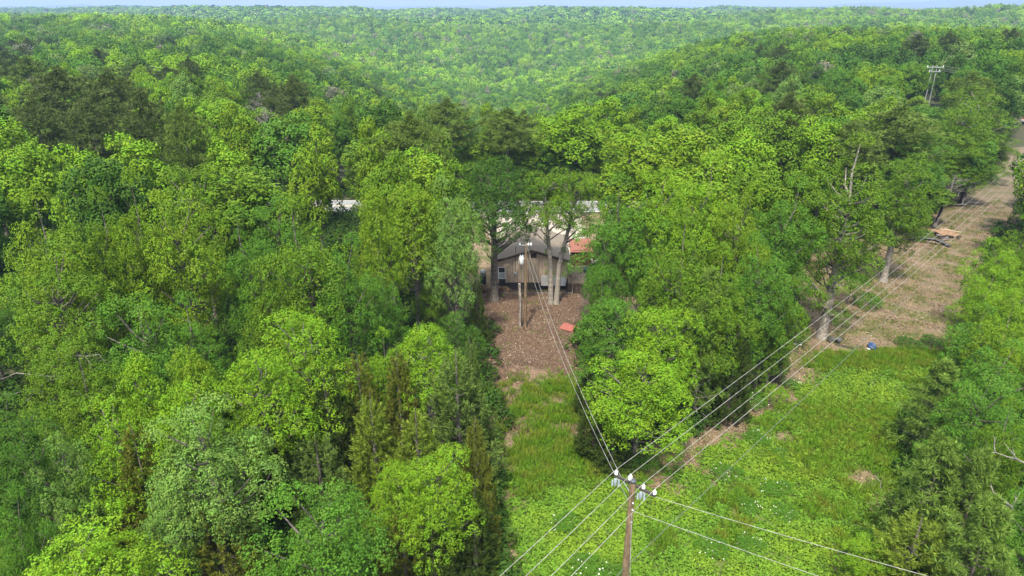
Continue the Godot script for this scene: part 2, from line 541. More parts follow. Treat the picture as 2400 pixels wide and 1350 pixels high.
var p_field := PackedVector2Array([Vector2(-1.6, 56), Vector2(6.6, 52), Vector2(6.9, 46), Vector2(8.7, 41.3), Vector2(11, 40), Vector2(15.5, 42.5), Vector2(23.5, 49), Vector2(28, 56.2), Vector2(33, 57.2), Vector2(44, 56.6), Vector2(40, 46), Vector2(30, 30), Vector2(22, 12), Vector2(-2, 12), Vector2(-1.5, 30)])
var p_clear := PackedVector2Array([Vector2(-3.4, 72), Vector2(-2.2, 56), Vector2(-1.2, 44), Vector2(-0.6, 29), Vector2(-0.5, 12), Vector2(22, 12), Vector2(19.5, 29.6), Vector2(25.6, 35), Vector2(30.8, 44.6), Vector2(42.4, 56.5), Vector2(52, 69.7), Vector2(67.8, 90.9), Vector2(84.6, 108.8), Vector2(130, 150), Vector2(330, 400), Vector2(290, 400), Vector2(116, 156), Vector2(74.2, 111.5), Vector2(55.2, 91.5), Vector2(45.6, 90.9), Vector2(34, 77.6), Vector2(31.9, 71), Vector2(28.6, 60), Vector2(21.4, 51), Vector2(14.7, 44), Vector2(8.7, 41.3), Vector2(6.1, 51), Vector2(6.6, 63), Vector2(7.3, 71)])
var p_lot := PackedVector2Array([Vector2(-2.2, 80), Vector2(10.5, 74), Vector2(10, 90), Vector2(11, 104.2), Vector2(-5, 104.2), Vector2(-2.6, 90)])
var p_gap := PackedVector2Array([Vector2(-18, 78), Vector2(-25, 112), Vector2(-31, 112), Vector2(-26.5, 86), Vector2(-22, 78)])
# bare patches in the field: x, d, radius
const BARE := [[0.4, 44.0, 1.2], [5.4, 43.6, 1.5], [16.0, 44.2, 2.4], [20.5, 49.4, 2.8], [25.2, 35.4, 1.9], [24.4, 38.2, 1.2], [12.4, 40.2, 1.4], [9.6, 38.6, 1.3], [25.0, 53.0, 2.2], [19.6, 30.6, 1.0], [20.4, 43.2, 0.9], [14.6, 38.6, 1.2]]

func inside(pt: Vector2, poly: PackedVector2Array) -> bool:
	return Geometry2D.is_point_in_polygon(pt, poly)

func edge_gap(pt: Vector2, poly: PackedVector2Array) -> float:
	var best := 1e9
	for i in poly.size():
		var q := Geometry2D.get_closest_point_to_segment(pt, poly[i], poly[(i + 1) % poly.size()])
		best = minf(best, pt.distance_to(q))
	return best

func bare_at(x: float, d: float) -> float:
	var b := 0.0
	# worn edge along the trees, and along the strip's left side
	var gq := Geometry2D.get_closest_point_to_segment(Vector2(x, d), Vector2(9.0, 38.6), Vector2(27.5, 56.5)).distance_to(Vector2(x, d))
	b = clampf((1.0 - gq / 3.2) * 1.1 + grain.get_noise_2d(x * 4.0, d * 4.0) * 1.7 - 0.25, 0.0, 0.85) if gq < 3.2 else 0.0
	b = maxf(b, clampf((1.0 - absf(x + 0.6) / 1.4) + grain.get_noise_2d(x * 4.0, d * 3.0) * 1.8 - 0.3, 0.0, 0.75))
	for s in BARE:
		var q: float = Vector2(x - s[0], d - s[1]).length() / s[2]
		if q < 1.7:
			b = maxf(b, 0.9 * (1.0 - smoothstep(0.3, 1.3, q + grain.get_noise_2d(x * 5.0, d * 5.0) * 0.9 + grain.get_noise_2d(x * 14.0, d * 14.0) * 0.4)))
	return b

func ground_color(x: float, d: float) -> Color:
	var n1 := grain.get_noise_2d(x * 2.2, d * 2.2)
	var n2 := grain.get_noise_2d(x * 9.0 + 50.0, d * 9.0)
	var wp := Vector2(x + n1 * 2.2 + n2 * 0.7, d + grain.get_noise_2d(x * 2.2 + 300.0, d * 2.2) * 2.2)
	var c := Color(0.055, 0.042, 0.026)
	var f := 1.0 + n2 * 0.35
	if inside(wp, p_field):
		c = Color(0.09, 0.16, 0.02).lerp(Color(0.17, 0.17, 0.06), clampf(0.25 + n1 * 0.9, 0, 0.8))
		c = c.lerp(Color(0.22, 0.155, 0.105), bare_at(x, d) * 0.9)
		if x < 8.5: c = c.lerp(Color(0.20, 0.135, 0.095), smoothstep(43.0, 54.0, d + n1 * 11.0 + n2 * 6.0))
	elif x < 9.5 and d < 74.0 and inside(wp, p_clear):
		c = Color(0.135, 0.092, 0.066).lerp(Color(0.10, 0.10, 0.04), clampf(n1 * 1.3 - 0.1, 0, 0.7))
		c = c.lerp(Color(0.028, 0.022, 0.02), 0.85 * (1.0 - smoothstep(0.6, 2.1, Vector2(x + 1.0, (d - 62.3) * 0.8).length() + n1)))
		c = c.lerp(Color(0.42, 0.17, 0.06), 0.8 * (1.0 - smoothstep(0.3, 1.05, Vector2(x - 1.2, (d - 62.0) * 1.2).length() + n2 * 0.5)))
		c = c.lerp(Color(0.24, 0.17, 0.12), 0.7 * smoothstep(60.0, 50.0, d) * clampf(0.5 + n2, 0, 1))
	elif inside(wp, p_clear):
		c = Color(0.22, 0.175, 0.115).lerp(Color(0.115, 0.125, 0.03), clampf(0.55 + n1 * 1.9, 0, 0.95))
		c = c.lerp(Color(0.13, 0.085, 0.055), clampf(n2 * 1.5, 0, 0.7))
		c = c.lerp(Color(0.17, 0.14, 0.12), smoothstep(88.0, 110.0, d) * 0.35)
	if inside(Vector2(x + n2 * 0.4, d + n1 * 0.5), p_lot):
		c = Color(0.46, 0.43, 0.39)
	elif x > -14.0 and x < 24.0 and d > 60.0 and d < 104.0 and not (x < 9.5 and d < 72.0):
		c = Color(0.26, 0.20, 0.14).lerp(Color(0.09, 0.11, 0.03), clampf(0.3 + n1 * 1.4, 0, 0.9))
	elif inside(wp, p_gap):
		c = Color(0.2, 0.16, 0.11)
	return Color(c.r * f, c.g * f, c.b * f)

func build_ground():
	var gm := mat(Color.WHITE, 0.95)
	gm.vertex_color_use_as_albedo = true
	gm.albedo_texture = noise_tex(0.09, [Color(0.72, 0.70, 0.66), Color(1, 1, 1)], 5, 512, 44)
	gm.uv1_triplanar = true; gm.uv1_world_triplanar = true
	gm.uv1_scale = Vector3.ONE * 0.31
	gm.normal_enabled = true; gm.normal_texture = M.bump; gm.normal_scale = 1.2
	# near ground
	var x0 := -26.0; var x1 := 120.0; var d0 := 12.0; var d1 := 150.0; var s := 0.5
	var nx := int((x1 - x0) / s); var nd := int((d1 - d0) / s)
	var v := PackedVector3Array(); var c := PackedColorArray(); var nm := PackedVector3Array(); var ix := PackedInt32Array()
	for j in nd + 1:
		for i in nx + 1:
			var x := x0 + i * s; var d := d0 + j * s
			var y := hgt(x, d)
			if not (d > 70.0 and d < 113.0 and x > -36.0 and x < 26.0): y += grain.get_noise_2d(x * 3.0, d * 3.0) * 0.12
			v.append(at(x, y, d)); c.append(ground_color(x, d))
	for j in nd + 1:
		for i in nx + 1:
			var k := j * (nx + 1) + i
			var ex := v[k + (1 if i < nx else 0)] - v[k - (1 if i > 0 else 0)]
			var ed := v[k + (nx + 1 if j < nd else 0)] - v[k - (nx + 1 if j > 0 else 0)]
			nm.append(ex.cross(ed).normalized())
			if i < nx and j < nd:
				ix.append_array([k, k + nx + 1, k + 1, k + 1, k + nx + 1, k + nx + 2])
	var arr := []; arr.resize(Mesh.ARRAY_MAX)
	arr[Mesh.ARRAY_VERTEX] = v; arr[Mesh.ARRAY_COLOR] = c; arr[Mesh.ARRAY_NORMAL] = nm; arr[Mesh.ARRAY_INDEX] = ix
	var am := ArrayMesh.new()
	am.add_surface_from_arrays(Mesh.PRIMITIVE_TRIANGLES, arr)
	var g := piece("ground", am, gm)
	tag(g, "bare and grassy ground of the clearing, yard and gravel lot", "", "", "structure")
	# the wide terrain, to the horizon, one sheet of rings
	v = PackedVector3Array(); c = PackedColorArray(); ix = PackedInt32Array()
	var az := []
	for i in 181: az.append(deg_to_rad(-62.0 + 124.0 * i / 180.0))
	for i in 39: az.append(deg_to_rad(62.0 + 236.0 * (i + 1) / 40.0))
	var rad := [0.0]
	var r := 4.0
	while r < 12000.0:
		rad.append(r)
		r *= 1.055
	var na := az.size()
	for j in rad.size():
		for i in na:
			var x: float = rad[j] * sin(az[i]); var d: float = rad[j] * cos(az[i])
			var y := hgt(x, maxf(d, 0.0))
			if x > x0 + 6 and x < x1 - 6 and d > d0 + 6 and d < d1 - 6: y -= 0.5
			if rad[j] > 2600.0: y += 12.0 * smoothstep(2600.0, 3000.0, rad[j])
			v.append(at(x, y, d))
			var n := 0.5 + 0.5 * grain.get_noise_2d(x * 0.12, d * 0.12)
			if rad[j] > 2600.0:
				c.append(Color(0.07, 0.13, 0.02).lerp(Color(0.03, 0.06, 0.012), n))
			else:
				c.append(Color(0.045, 0.04, 0.02).lerp(Color(0.03, 0.05, 0.012), n))
	for j in rad.size() - 1:
		for i in na:
			var q := (i + 1) % na
			ix.append_array([j * na + i, (j + 1) * na + i, j * na + q, j * na + q, (j + 1) * na + i, (j + 1) * na + q])
	nm = PackedVector3Array(); nm.resize(v.size())
	for k in range(0, ix.size(), 3):
		var n := (v[ix[k + 2]] - v[ix[k]]).cross(v[ix[k + 1]] - v[ix[k]])
		if n.y < 0: n = -n
		for q in 3: nm[ix[k + q]] += n
	for k in nm.size(): nm[k] = nm[k].normalized() if nm[k].length() > 0 else Vector3.UP
	arr = []; arr.resize(Mesh.ARRAY_MAX)
	arr[Mesh.ARRAY_VERTEX] = v; arr[Mesh.ARRAY_COLOR] = c; arr[Mesh.ARRAY_NORMAL] = nm; arr[Mesh.ARRAY_INDEX] = ix
	am = ArrayMesh.new()
	am.add_surface_from_arrays(Mesh.PRIMITIVE_TRIANGLES, arr)
	var tm := mat(Color.WHITE, 1.0)
	tm.vertex_color_use_as_albedo = true
	g = piece("hills", am, tm)
	tag(g, "rolling wooded hills running to the horizon", "", "", "structure")
	# the road beyond the house: asphalt with a pale edge and a centre line
	var rm := worn(lin(0.24, 0.25, 0.27), 0.5, 0.85, 0.05, 0.9, 0.2)
	var st := begin()
	var line := begin(); var edge := begin()
	for k in 42:
		var xa := -130.0 + k * 4.0; var xb := xa + 4.0
		var da := road_d(xa); var db := road_d(xb)
		var ya := maxf(hgt(xa, da), -0.2) + 0.06; var yb := maxf(hgt(xb, db), -0.2) + 0.06
		quad(st, at(xa, ya, da - 3.4), at(xb, yb, db - 3.4), at(xb, yb, db + 3.4), at(xa, ya, da + 3.4))
		for o in [-0.12, 0.12]:
			quad(line, at(xa, ya + 0.006, da + o - 0.05), at(xb, yb + 0.006, db + o - 0.05), at(xb, yb + 0.006, db + o + 0.05), at(xa, ya + 0.006, da + o + 0.05))
		for o in [-3.1, 3.1]:
			quad(edge, at(xa, ya + 0.006, da + o - 0.06), at(xb, yb + 0.006, db + o - 0.06), at(xb, yb + 0.006, db + o + 0.06), at(xa, ya + 0.006, da + o + 0.06))
	var road := piece("road", done(st), rm)
	tag(road, "grey two-lane road passing beyond the house", "", "", "structure")
	piece("centre_line", done(line), mat(lin(0.62, 0.5, 0.15), 0.8), road)
	piece("edge_line", done(edge), mat(lin(0.7, 0.7, 0.68), 0.8), road)

func road_d(x: float) -> float:
	return 107.6 + 0.0006 * x * x

# ------------------------------------------------------------------ the house and what stands against it

func build_house():
	var siding := worn(lin(0.60, 0.485, 0.37), 0.5, 0.86, 0.04, 0.85, 0.25, 0.2)
	var backing := mat(lin(0.14, 0.10, 0.07), 0.9)
	var shingle := worn(lin(0.25, 0.215, 0.175), 0.9, 0.62, 0.06, 0.95, 1.0)
	var trim := worn(lin(0.085, 0.062, 0.05), 0.9, 0.7, 0.05, 0.8, 0.2)
	var skirt := worn(lin(0.085, 0.08, 0.07), 0.7, 0.6, 0.05, 0.95, 0.6)
	var white := mat(lin(0.72, 0.73, 0.74), 0.5)
	var glass := mat(lin(0.04, 0.05, 0.055), 0.08)
	var o := thing("house", "tan board-sided house with a low grey shingle gable roof", "house", at(2.25, 0, 72.2))
	# local axes: x right, y up, -z away; the gable front lies at z = 0
	var hw := 4.0; var ln := 8.6; var eave := 3.65; var apex := 4.85; var foot := 0.92
	var st := begin()
	box(st, Vector3(0, foot / 2, -ln / 2 - 0.04), Vector3(hw * 2 - 0.1, foot, ln - 0.1))
	piece("skirting", done(st), skirt, o)
	st = begin()
	var f := [Vector3(-hw, foot, 0), Vector3(hw, foot, 0), Vector3(hw, eave, 0), Vector3(0, apex, 0), Vector3(-hw, eave, 0)]
	for z in [-0.035, -ln]:
		var q := Vector3(0, 0, z)
		st.set_smooth_group(-1)
		for t in [[0, 1, 2], [0, 2, 3], [0, 3, 4]]:
			for k in 3: st.add_vertex(f[t[k]] + q)
	for e in [[1, 2], [4, 0], [0, 1]]:
		quad(st, f[e[0]] + Vector3(0, 0, -0.035), f[e[1]] + Vector3(0, 0, -0.035), f[e[1]] + Vector3(0, 0, -ln), f[e[0]] + Vector3(0, 0, -ln))
	var wall := piece("wall", done(st), backing, o)
	var nb := 20
	for k in nb:
		var xa := -hw + 2.0 * hw * k / nb + 0.012; var xb := -hw + 2.0 * hw * (k + 1) / nb - 0.012
		var ya := lerpf(apex, eave, absf(xa) / hw); var yb := lerpf(apex, eave, absf(xb) / hw)
		st = begin(); st.set_smooth_group(-1)
		var p := [Vector3(xa, foot, 0), Vector3(xb, foot, 0), Vector3(xb, yb, 0), Vector3(xa, ya, 0)]
		var bk := Vector3(0, 0, -0.03)
		quad(st, p[0], p[3], p[2], p[1])
		for e in 4:
			quad(st, p[e], p[(e + 1) % 4], p[(e + 1) % 4] + bk, p[e] + bk)
		piece("siding_board", done(st), siding, wall)
	for s in [-1.0, 1.0]:      # side walls get boards too
		for k in 21:
			var z := -0.25 - k * 0.4
			piece("siding_board", boxmesh(Vector3(0.03, eave - foot - 0.02, 0.38)), siding, wall).position = Vector3(s * (hw + 0.016), (eave + foot) / 2, z)
	for s in [-1.0, 1.0]:
		st = begin()
		var slope := Vector2(hw + 0.42, (apex - eave) / hw * (hw + 0.42))
		var b := Basis(Vector3(0, 0, 1), -s * atan2(slope.y, slope.x))
		box(st, Vector3(s * slope.x / 2, apex + 0.10 - slope.y / 2, -ln / 2 + 0.05), Vector3(slope.length(), 0.1, ln + 0.75), b, 0.02)
		var rf := piece("roof", done(st), shingle, o)
		for k in 10:       # courses of shingles, each lapping the next
			var t := (k + 0.5) / 10.0
			var cs := boxmesh(Vector3(slope.length() / 10.0 - 0.01, 0.03, ln + 0.72))
			var m := piece("shingle_course", cs, shingle, rf)
			m.transform = Transform3D(b * Basis(Vector3(0, 0, 1), s * 0.035), Vector3(s * slope.x * t, apex + 0.175 - slope.y * t, -ln / 2 + 0.05))
		st = begin()
		box(st, Vector3(s * slope.x / 2, apex - 0.03 - slope.y / 2, 0.33), Vector3(slope.length(), 0.2, 0.04), b)
		piece("rake_board", done(st), trim, o)
		piece("fascia", boxmesh(Vector3(0.03, 0.18, ln + 0.7)), trim, o).position = Vector3(s * (slope.x + 0.02), apex - slope.y - 0.0, -ln / 2 + 0.05)
	piece("ridge_cap", boxmesh(Vector3(0.3, 0.05, ln + 0.72), 0.02), shingle, o).position = Vector3(0, apex + 0.2, -ln / 2 + 0.05)
	for s in [-1.0, 1.0]:
		piece("corner_board", boxmesh(Vector3(0.1, eave - foot, 0.05)), siding, o).position = Vector3(s * (hw - 0.04), (eave + foot) / 2, 0.026)
	# gable vent
	var vent := piece("gable_vent", boxmesh(Vector3(0.62, 0.55, 0.05)), trim, o)
	vent.position = Vector3(0.22, 4.22, 0.03)
	for k in 5:
		piece("louvre", boxmesh(Vector3(0.54, 0.07, 0.03)), trim, vent).transform = Transform3D(Basis(Vector3.RIGHT, 0.6), Vector3(0, -0.2 + k * 0.1, 0.035))
	# window
	var win := thing_part("window", o, Vector3(-3.42, 2.12, 0.0))
	for e in [[0, 0.68, 0.86, 0.09], [0, -0.68, 0.86, 0.09], [-0.39, 0, 0.09, 1.27], [0.39, 0, 0.09, 1.27], [0, 0.02, 0.69, 0.06]]:
		piece("frame", boxmesh(Vector3(e[2], e[3], 0.08), 0.01), white, win).position = Vector3(e[0], e[1], 0.045)
	piece("upper_pane", boxmesh(Vector3(0.69, 0.58, 0.02)), glass, win).position = Vector3(0, 0.34, 0.02)
	piece("lower_pane", boxmesh(Vector3(0.69, 0.58, 0.02)), mat(lin(0.35, 0.42, 0.44), 0.1), win).position = Vector3(0, -0.31, 0.015)
	piece("window_cooler", boxmesh(Vector3(0.72, 0.38, 0.4), 0.03), mat(lin(0.02, 0.02, 0.022), 0.6), o).position = Vector3(-3.35, 1.2, 0.22)
	# meter, conduits and service mast
	st = begin()
	tube(st, [Vector3(-1.85, 2.2, 0.06), Vector3(-1.85, 5.2, 0.06), Vector3(-1.78, 5.35, 0.06)], [0.035, 0.035, 0.05], 6)
	piece("service_mast", done(st), mat(lin(0.12, 0.11, 0.1), 0.6), o)
	st = begin()
	tube(st, [Vector3(-2.2, 3.9, 0.05), Vector3(-2.2, 2.1, 0.05), Vector3(-1.95, 2.05, 0.06)], [0.02, 0.02, 0.02], 5)
	tube(st, [Vector3(-1.68, 2.0, 0.05), Vector3(-1.68, 1.25, 0.05)], [0.02, 0.02], 5)
	piece("conduit", done(st), mat(lin(0.1, 0.09, 0.08), 0.6), o)
	piece("meter_box", boxmesh(Vector3(0.34, 0.42, 0.14), 0.02), M.galv, o).position = Vector3(-1.85, 2.05, 0.075)
	var cy := CylinderMesh.new(); cy.top_radius = 0.11; cy.bottom_radius = 0.13; cy.height = 0.12; cy.radial_segments = 14
	var me := piece("meter", cy, M.porcelain, o)
	me.position = Vector3(-1.85, 2.08, 0.2); me.rotation.x = PI / 2
	# white sheets leaning under the eave
	var sh := [["white sheet leaning on the tan wall, left of the twin trunks", 3.85, 1.1, 0.72], ["bluish white sheet leaning on the tan wall's right corner", 5.4, 1.5, 0.5]]
	for e in sh:
		var st2 := begin()
		box(st2, Vector3.ZERO, Vector3(e[2], 1.2, 0.03), Basis(Vector3.RIGHT, -0.16), 0.008)
		for k in 4:
			box(st2, Basis(Vector3.RIGHT, -0.16) * Vector3(-e[2] * 0.4 + k * e[2] * 0.266, 0, 0.02), Vector3(0.03, 1.18, 0.02), Basis(Vector3.RIGHT, -0.16))
		solo("panel_sheet", done(st2), worn(lin(0.66, 0.69, 0.74) if e[3] < 0.6 else lin(0.7, 0.7, 0.68), 0.6, 0.8, 0.03, 0.5, 0.1), e[0], "panel", at(e[1], 1.22, 72.2 - 0.17), "sheets against the house wall")
	# low timber in front of the house
	solo("landscape_timber", boxmesh(Vector3(8.6, 0.16, 0.16), 0.02), worn(lin(0.2, 0.18, 0.15), 0.5, 0.6, 0.04, 0.95, 0.5), "long grey timber edging the dirt yard below the tan house", "timber", at(2.6, 0.1, 71.0))
	for e in [[-0.35, 2.0, "thin metal stake standing by the firewood stack"], [1.9, 1.9, "thin rusty stake standing against the dark skirting"]]:
		st = begin()
		tube(st, [Vector3.ZERO, Vector3(0, e[1], 0)], [0.03, 0.03], 6)
		solo("stake", done(st), M.arm, e[2], "stake", at(e[0], 0, 71.75))
	st = begin()
	tube(st, [Vector3.ZERO, Vector3(0.22, 1.5, -0.5)], [0.035, 0.03], 6)
	solo("leaning_pole", done(st), M.greypole, "pale pole leaning on the corner of the deck", "pole", at(6.75, 0, 70.6))
	# firewood
	firewood("firewood_stack", "stack of split firewood under the window of the tan house", at(-1.05, 0, 71.55), 1.5, 34, 0.0)
	firewood("firewood_heap", "loose heap of firewood behind the thick bare trunk", at(-3.5, 0, 71.9), 1.5, 26, 0.5)
	# white-topped smoker
	var sk := thing("smoker", "white-topped dark upright smoker left of the thick trunk", "smoker", at(-3.35, 0, 73.4))
	var body := lathe([[0.0, 0.32], [0.06, 0.36], [1.05, 0.36], [1.1, 0.3]])
	piece("body", body, mat(lin(0.03, 0.03, 0.032), 0.5), sk).position.y = 0.25
	piece("lid", lathe([[0.0, 0.37], [0.45, 0.36], [0.62, 0.27], [0.72, 0.1], [0.74, 0.0]]), M.ceramic_white, sk).position.y = 1.36
	for k in 3:
		st = begin(); var a := TAU * k / 3
		tube(st, [Vector3(cos(a) * 0.42, 0, sin(a) * 0.42), Vector3(cos(a) * 0.3, 0.3, sin(a) * 0.3)], [0.03, 0.03], 5)
		piece("leg", done(st), M.arm, sk)
	piece("vent", boxmesh(Vector3(0.3, 0.14, 0.06), 0.02), mat(lin(0.02, 0.02, 0.02), 0.6), sk).position = Vector3(0, 1.62, 0.36)
	build_deck()

func thing_part(called: String, parent: Node, pos: Vector3) -> Node3D:
	var o := Node3D.new()
	o.name = called
	parent.add_child(o, true)
	o.position = pos
	return o

func lathe(prof: Array, sides := 18) -> ArrayMesh:
	var st := begin()
	st.set_smooth_group(0)
	for i in prof.size() - 1:
		for k in sides:
			var a := TAU * k / sides; var b := TAU * (k + 1) / sides
			var r0: float = prof[i][1]; var r1: float = prof[i + 1][1]; var y0: float = prof[i][0]; var y1: float = prof[i + 1][0]
			quad(st, Vector3(cos(a) * r0, y0, sin(a) * r0), Vector3(cos(b) * r0, y0, sin(b) * r0), Vector3(cos(b) * r1, y1, sin(b) * r1), Vector3(cos(a) * r1, y1, sin(a) * r1))
	var f: Array = prof[0]
	for k in sides:
		var a := TAU * k / sides; var b := TAU * (k + 1) / sides
		st.add_vertex(Vector3(cos(b) * f[1], f[0], sin(b) * f[1])); st.add_vertex(Vector3(cos(a) * f[1], f[0], sin(a) * f[1])); st.add_vertex(Vector3(0, f[0], 0))
	return done(st)

func firewood(called: String, label: String, pos: Vector3, wide: float, n: int, loose: float):
	var o := thing(called, label, "firewood", pos)
	var barks := [worn(lin(0.30, 0.19, 0.10), 1.5, 0.5, 0.05, 0.95, 0.6), worn(lin(0.22, 0.13, 0.07), 1.5, 0.5, 0.05, 0.95, 0.6), worn(lin(0.40, 0.28, 0.16), 1.5, 0.6, 0.05, 0.95, 0.6)]
	var shapes := []
	for k in 3:
		var st := begin()
		var r := 0.07 + 0.02 * k
		tube(st, [Vector3(0, 0.01, -0.22), Vector3(0.01, 0, 0.22)], [r, r * 0.95], 7)
		shapes.append(done(st))
	var x := -wide / 2; var row := 0; var y := 0.09
	for k in n:
		var m := piece("log", shapes[k % 3], barks[rng.randi() % 3], o)
		m.position = Vector3(x, y + (rng.randf() * 0.02), rng.randf_range(-0.04, 0.04) * (1 + loose * 14))
		m.rotation = Vector3(0, rng.randf_range(-0.1, 0.1) + loose * rng.randf_range(-2.5, 2.5), rng.randf() * TAU)
		x += 0.17
		if x > wide / 2 - row * 0.03 * (1 + loose * 6):
			row += 1; y += 0.16; x = -wide / 2 + row * 0.03 * (1 + loose * 6) + 0.07 * (row % 2)

func build_deck():
	var wood := [worn(lin(0.30, 0.235, 0.17), 0.6, 0.6, 0.04, 0.9, 0.4, 0.3), worn(lin(0.25, 0.19, 0.14), 0.6, 0.6, 0.04, 0.9, 0.4, 0.3), worn(lin(0.34, 0.26, 0.17), 0.6, 0.6, 0.05, 0.9, 0.4, 0.3)]
	var o := thing("deck", "weathered wooden deck with a slatted front at the house's right end", "deck", at(8.6, 0, 71.4))
	for k in 30:
		piece("deck_board", boxmesh(Vector3(0.135, 0.04, 5.6), 0.008), wood[rng.randi() % 3], o).position = Vector3(-2.15 + k * 0.148, 1.2, -2.8)
	piece("rim_joist", boxmesh(Vector3(4.5, 0.14, 0.05)), wood[2], o).position = Vector3(0, 1.15, 0.06)
	for k in 30:
		piece("slat", boxmesh(Vector3(0.09, 1.02, 0.025)), wood[1 if k % 3 else 0], o).position = Vector3(-2.15 + k * 0.148, 0.55, 0.04)
	for s in [-2.2, 0.0, 2.2]:
		for z in [-0.06, -5.4]:
			piece("post", boxmesh(Vector3(0.1, 1.15, 0.1)), wood[1], o).position = Vector3(s, 0.58, z)
	var pl := [["plank leaning across the deck edge, the longest of three", -1.6, 0.5], ["middle plank of the three leaning on the deck edge", -1.3, 0.42], ["shortest dark plank leaning on the deck edge", -1.05, 0.34]]
	for e in pl:
		var st := begin()
		box(st, Vector3(0, 0.02, 0), Vector3(0.14, 0.04, 1.6 + e[2]), Basis(Vector3.RIGHT, 0.32) * Basis(Vector3.UP, 0.15), 0.008)
		solo("plank", done(st), wood[0], e[0], "plank", at(8.6 + e[1], 1.52, 73.0), "planks leaning on the deck")
	var tub := thing("tub", "low teal tub on the deck behind the leaning planks", "tub", at(9.1, 1.23, 75.2))
	piece("shell", lathe([[0.0, 0.5], [0.22, 0.62], [0.25, 0.62], [0.24, 0.56], [0.05, 0.46], [0.05, 0.0]]), mat(lin(0.03, 0.12, 0.12), 0.5), tub)
	var g := thing("grill", "white-lidded barbecue grill standing on the deck", "grill", at(10.1, 1.22, 75.4))
	piece("lid", lathe([[0.0, 0.46], [0.14, 0.44], [0.3, 0.33], [0.38, 0.14], [0.4, 0.0]]), M.ceramic_white, g).position.y = 0.92
	piece("bowl", lathe([[0.0, 0.12], [0.1, 0.34], [0.26, 0.45], [0.3, 0.45]]), mat(lin(0.02, 0.02, 0.02), 0.4), g).position.y = 0.6
	for k in 3:
		var st := begin(); var a := TAU * k / 3 + 0.4
		tube(st, [Vector3(cos(a) * 0.38, 0, sin(a) * 0.38), Vector3(cos(a) * 0.2, 0.68, sin(a) * 0.2)], [0.025, 0.025], 5)
		piece("leg", done(st), M.arm, g)
	piece("handle", boxmesh(Vector3(0.26, 0.04, 0.06), 0.01), M.arm, g).position = Vector3(0, 1.14, 0.42)
	# red shed behind the deck
	var red := worn(lin(0.17, 0.055, 0.035), 0.7, 0.55, 0.05, 0.9, 0.4, 0.3)
	var rust := worn(lin(0.30, 0.115, 0.08), 0.5, 0.65, 0.04, 0.7, 0.3)
	var s := thing("shed", "dark red shed with a rusty roof beside the tan house", "shed", at(8.4, 0, 78.6))
	piece("wall", boxmesh(Vector3(2.3, 3.0, 2.6)), mat(lin(0.07, 0.03, 0.02), 0.9), s).position = Vector3(0, 1.5, 0)
	for k in 9:
		piece("wall_board", boxmesh(Vector3(0.24, 2.96, 0.03)), red, s).position = Vector3(-1.02 + k * 0.255, 1.5, 1.316)
	var st3 := begin()
	box(st3, Vector3(0, 3.2, 0), Vector3(2.8, 0.06, 3.2), Basis(Vector3.RIGHT, 0.2))
	for k in 10:
		box(st3, Vector3(-1.3 + k * 0.29, 3.24, 0), Vector3(0.05, 0.06, 3.2), Basis(Vector3.RIGHT, 0.2))
	piece("roof", done(st3), rust, s)
	piece("door", boxmesh(Vector3(0.85, 1.95, 0.04), 0.01), mat(lin(0.06, 0.025, 0.02), 0.8), s).position = Vector3(0.3, 1.0, 1.345)

# ------------------------------------------------------------------ poles and cables

func insulator(st: SurfaceTool, p: Vector3, s := 1.0):
	for k in 3:
		tube(st, [p + Vector3(0, 0.02 + k * 0.055, 0) * s, p + Vector3(0, 0.05 + k * 0.055, 0) * s], [0.075 * s, 0.05 * s], 10)
	tube(st, [p, p + Vector3(0, 0.22, 0) * s], [0.035 * s, 0.03 * s], 8)

func cable(called: String, label: String, a: Vector3, b: Vector3, sag: float, r: float, m: Material, group: String):
	var pts := []; var rad := []
	for k in 25:
		var t := k / 24.0
		pts.append(a.lerp(b, t) - a - Vector3(0, sag * 4.0 * t * (1.0 - t), 0))
		rad.append(r)
	var st := begin()
	tube(st, pts, rad, 6)
	solo(called, done(st), m, label, "cable", a, group)

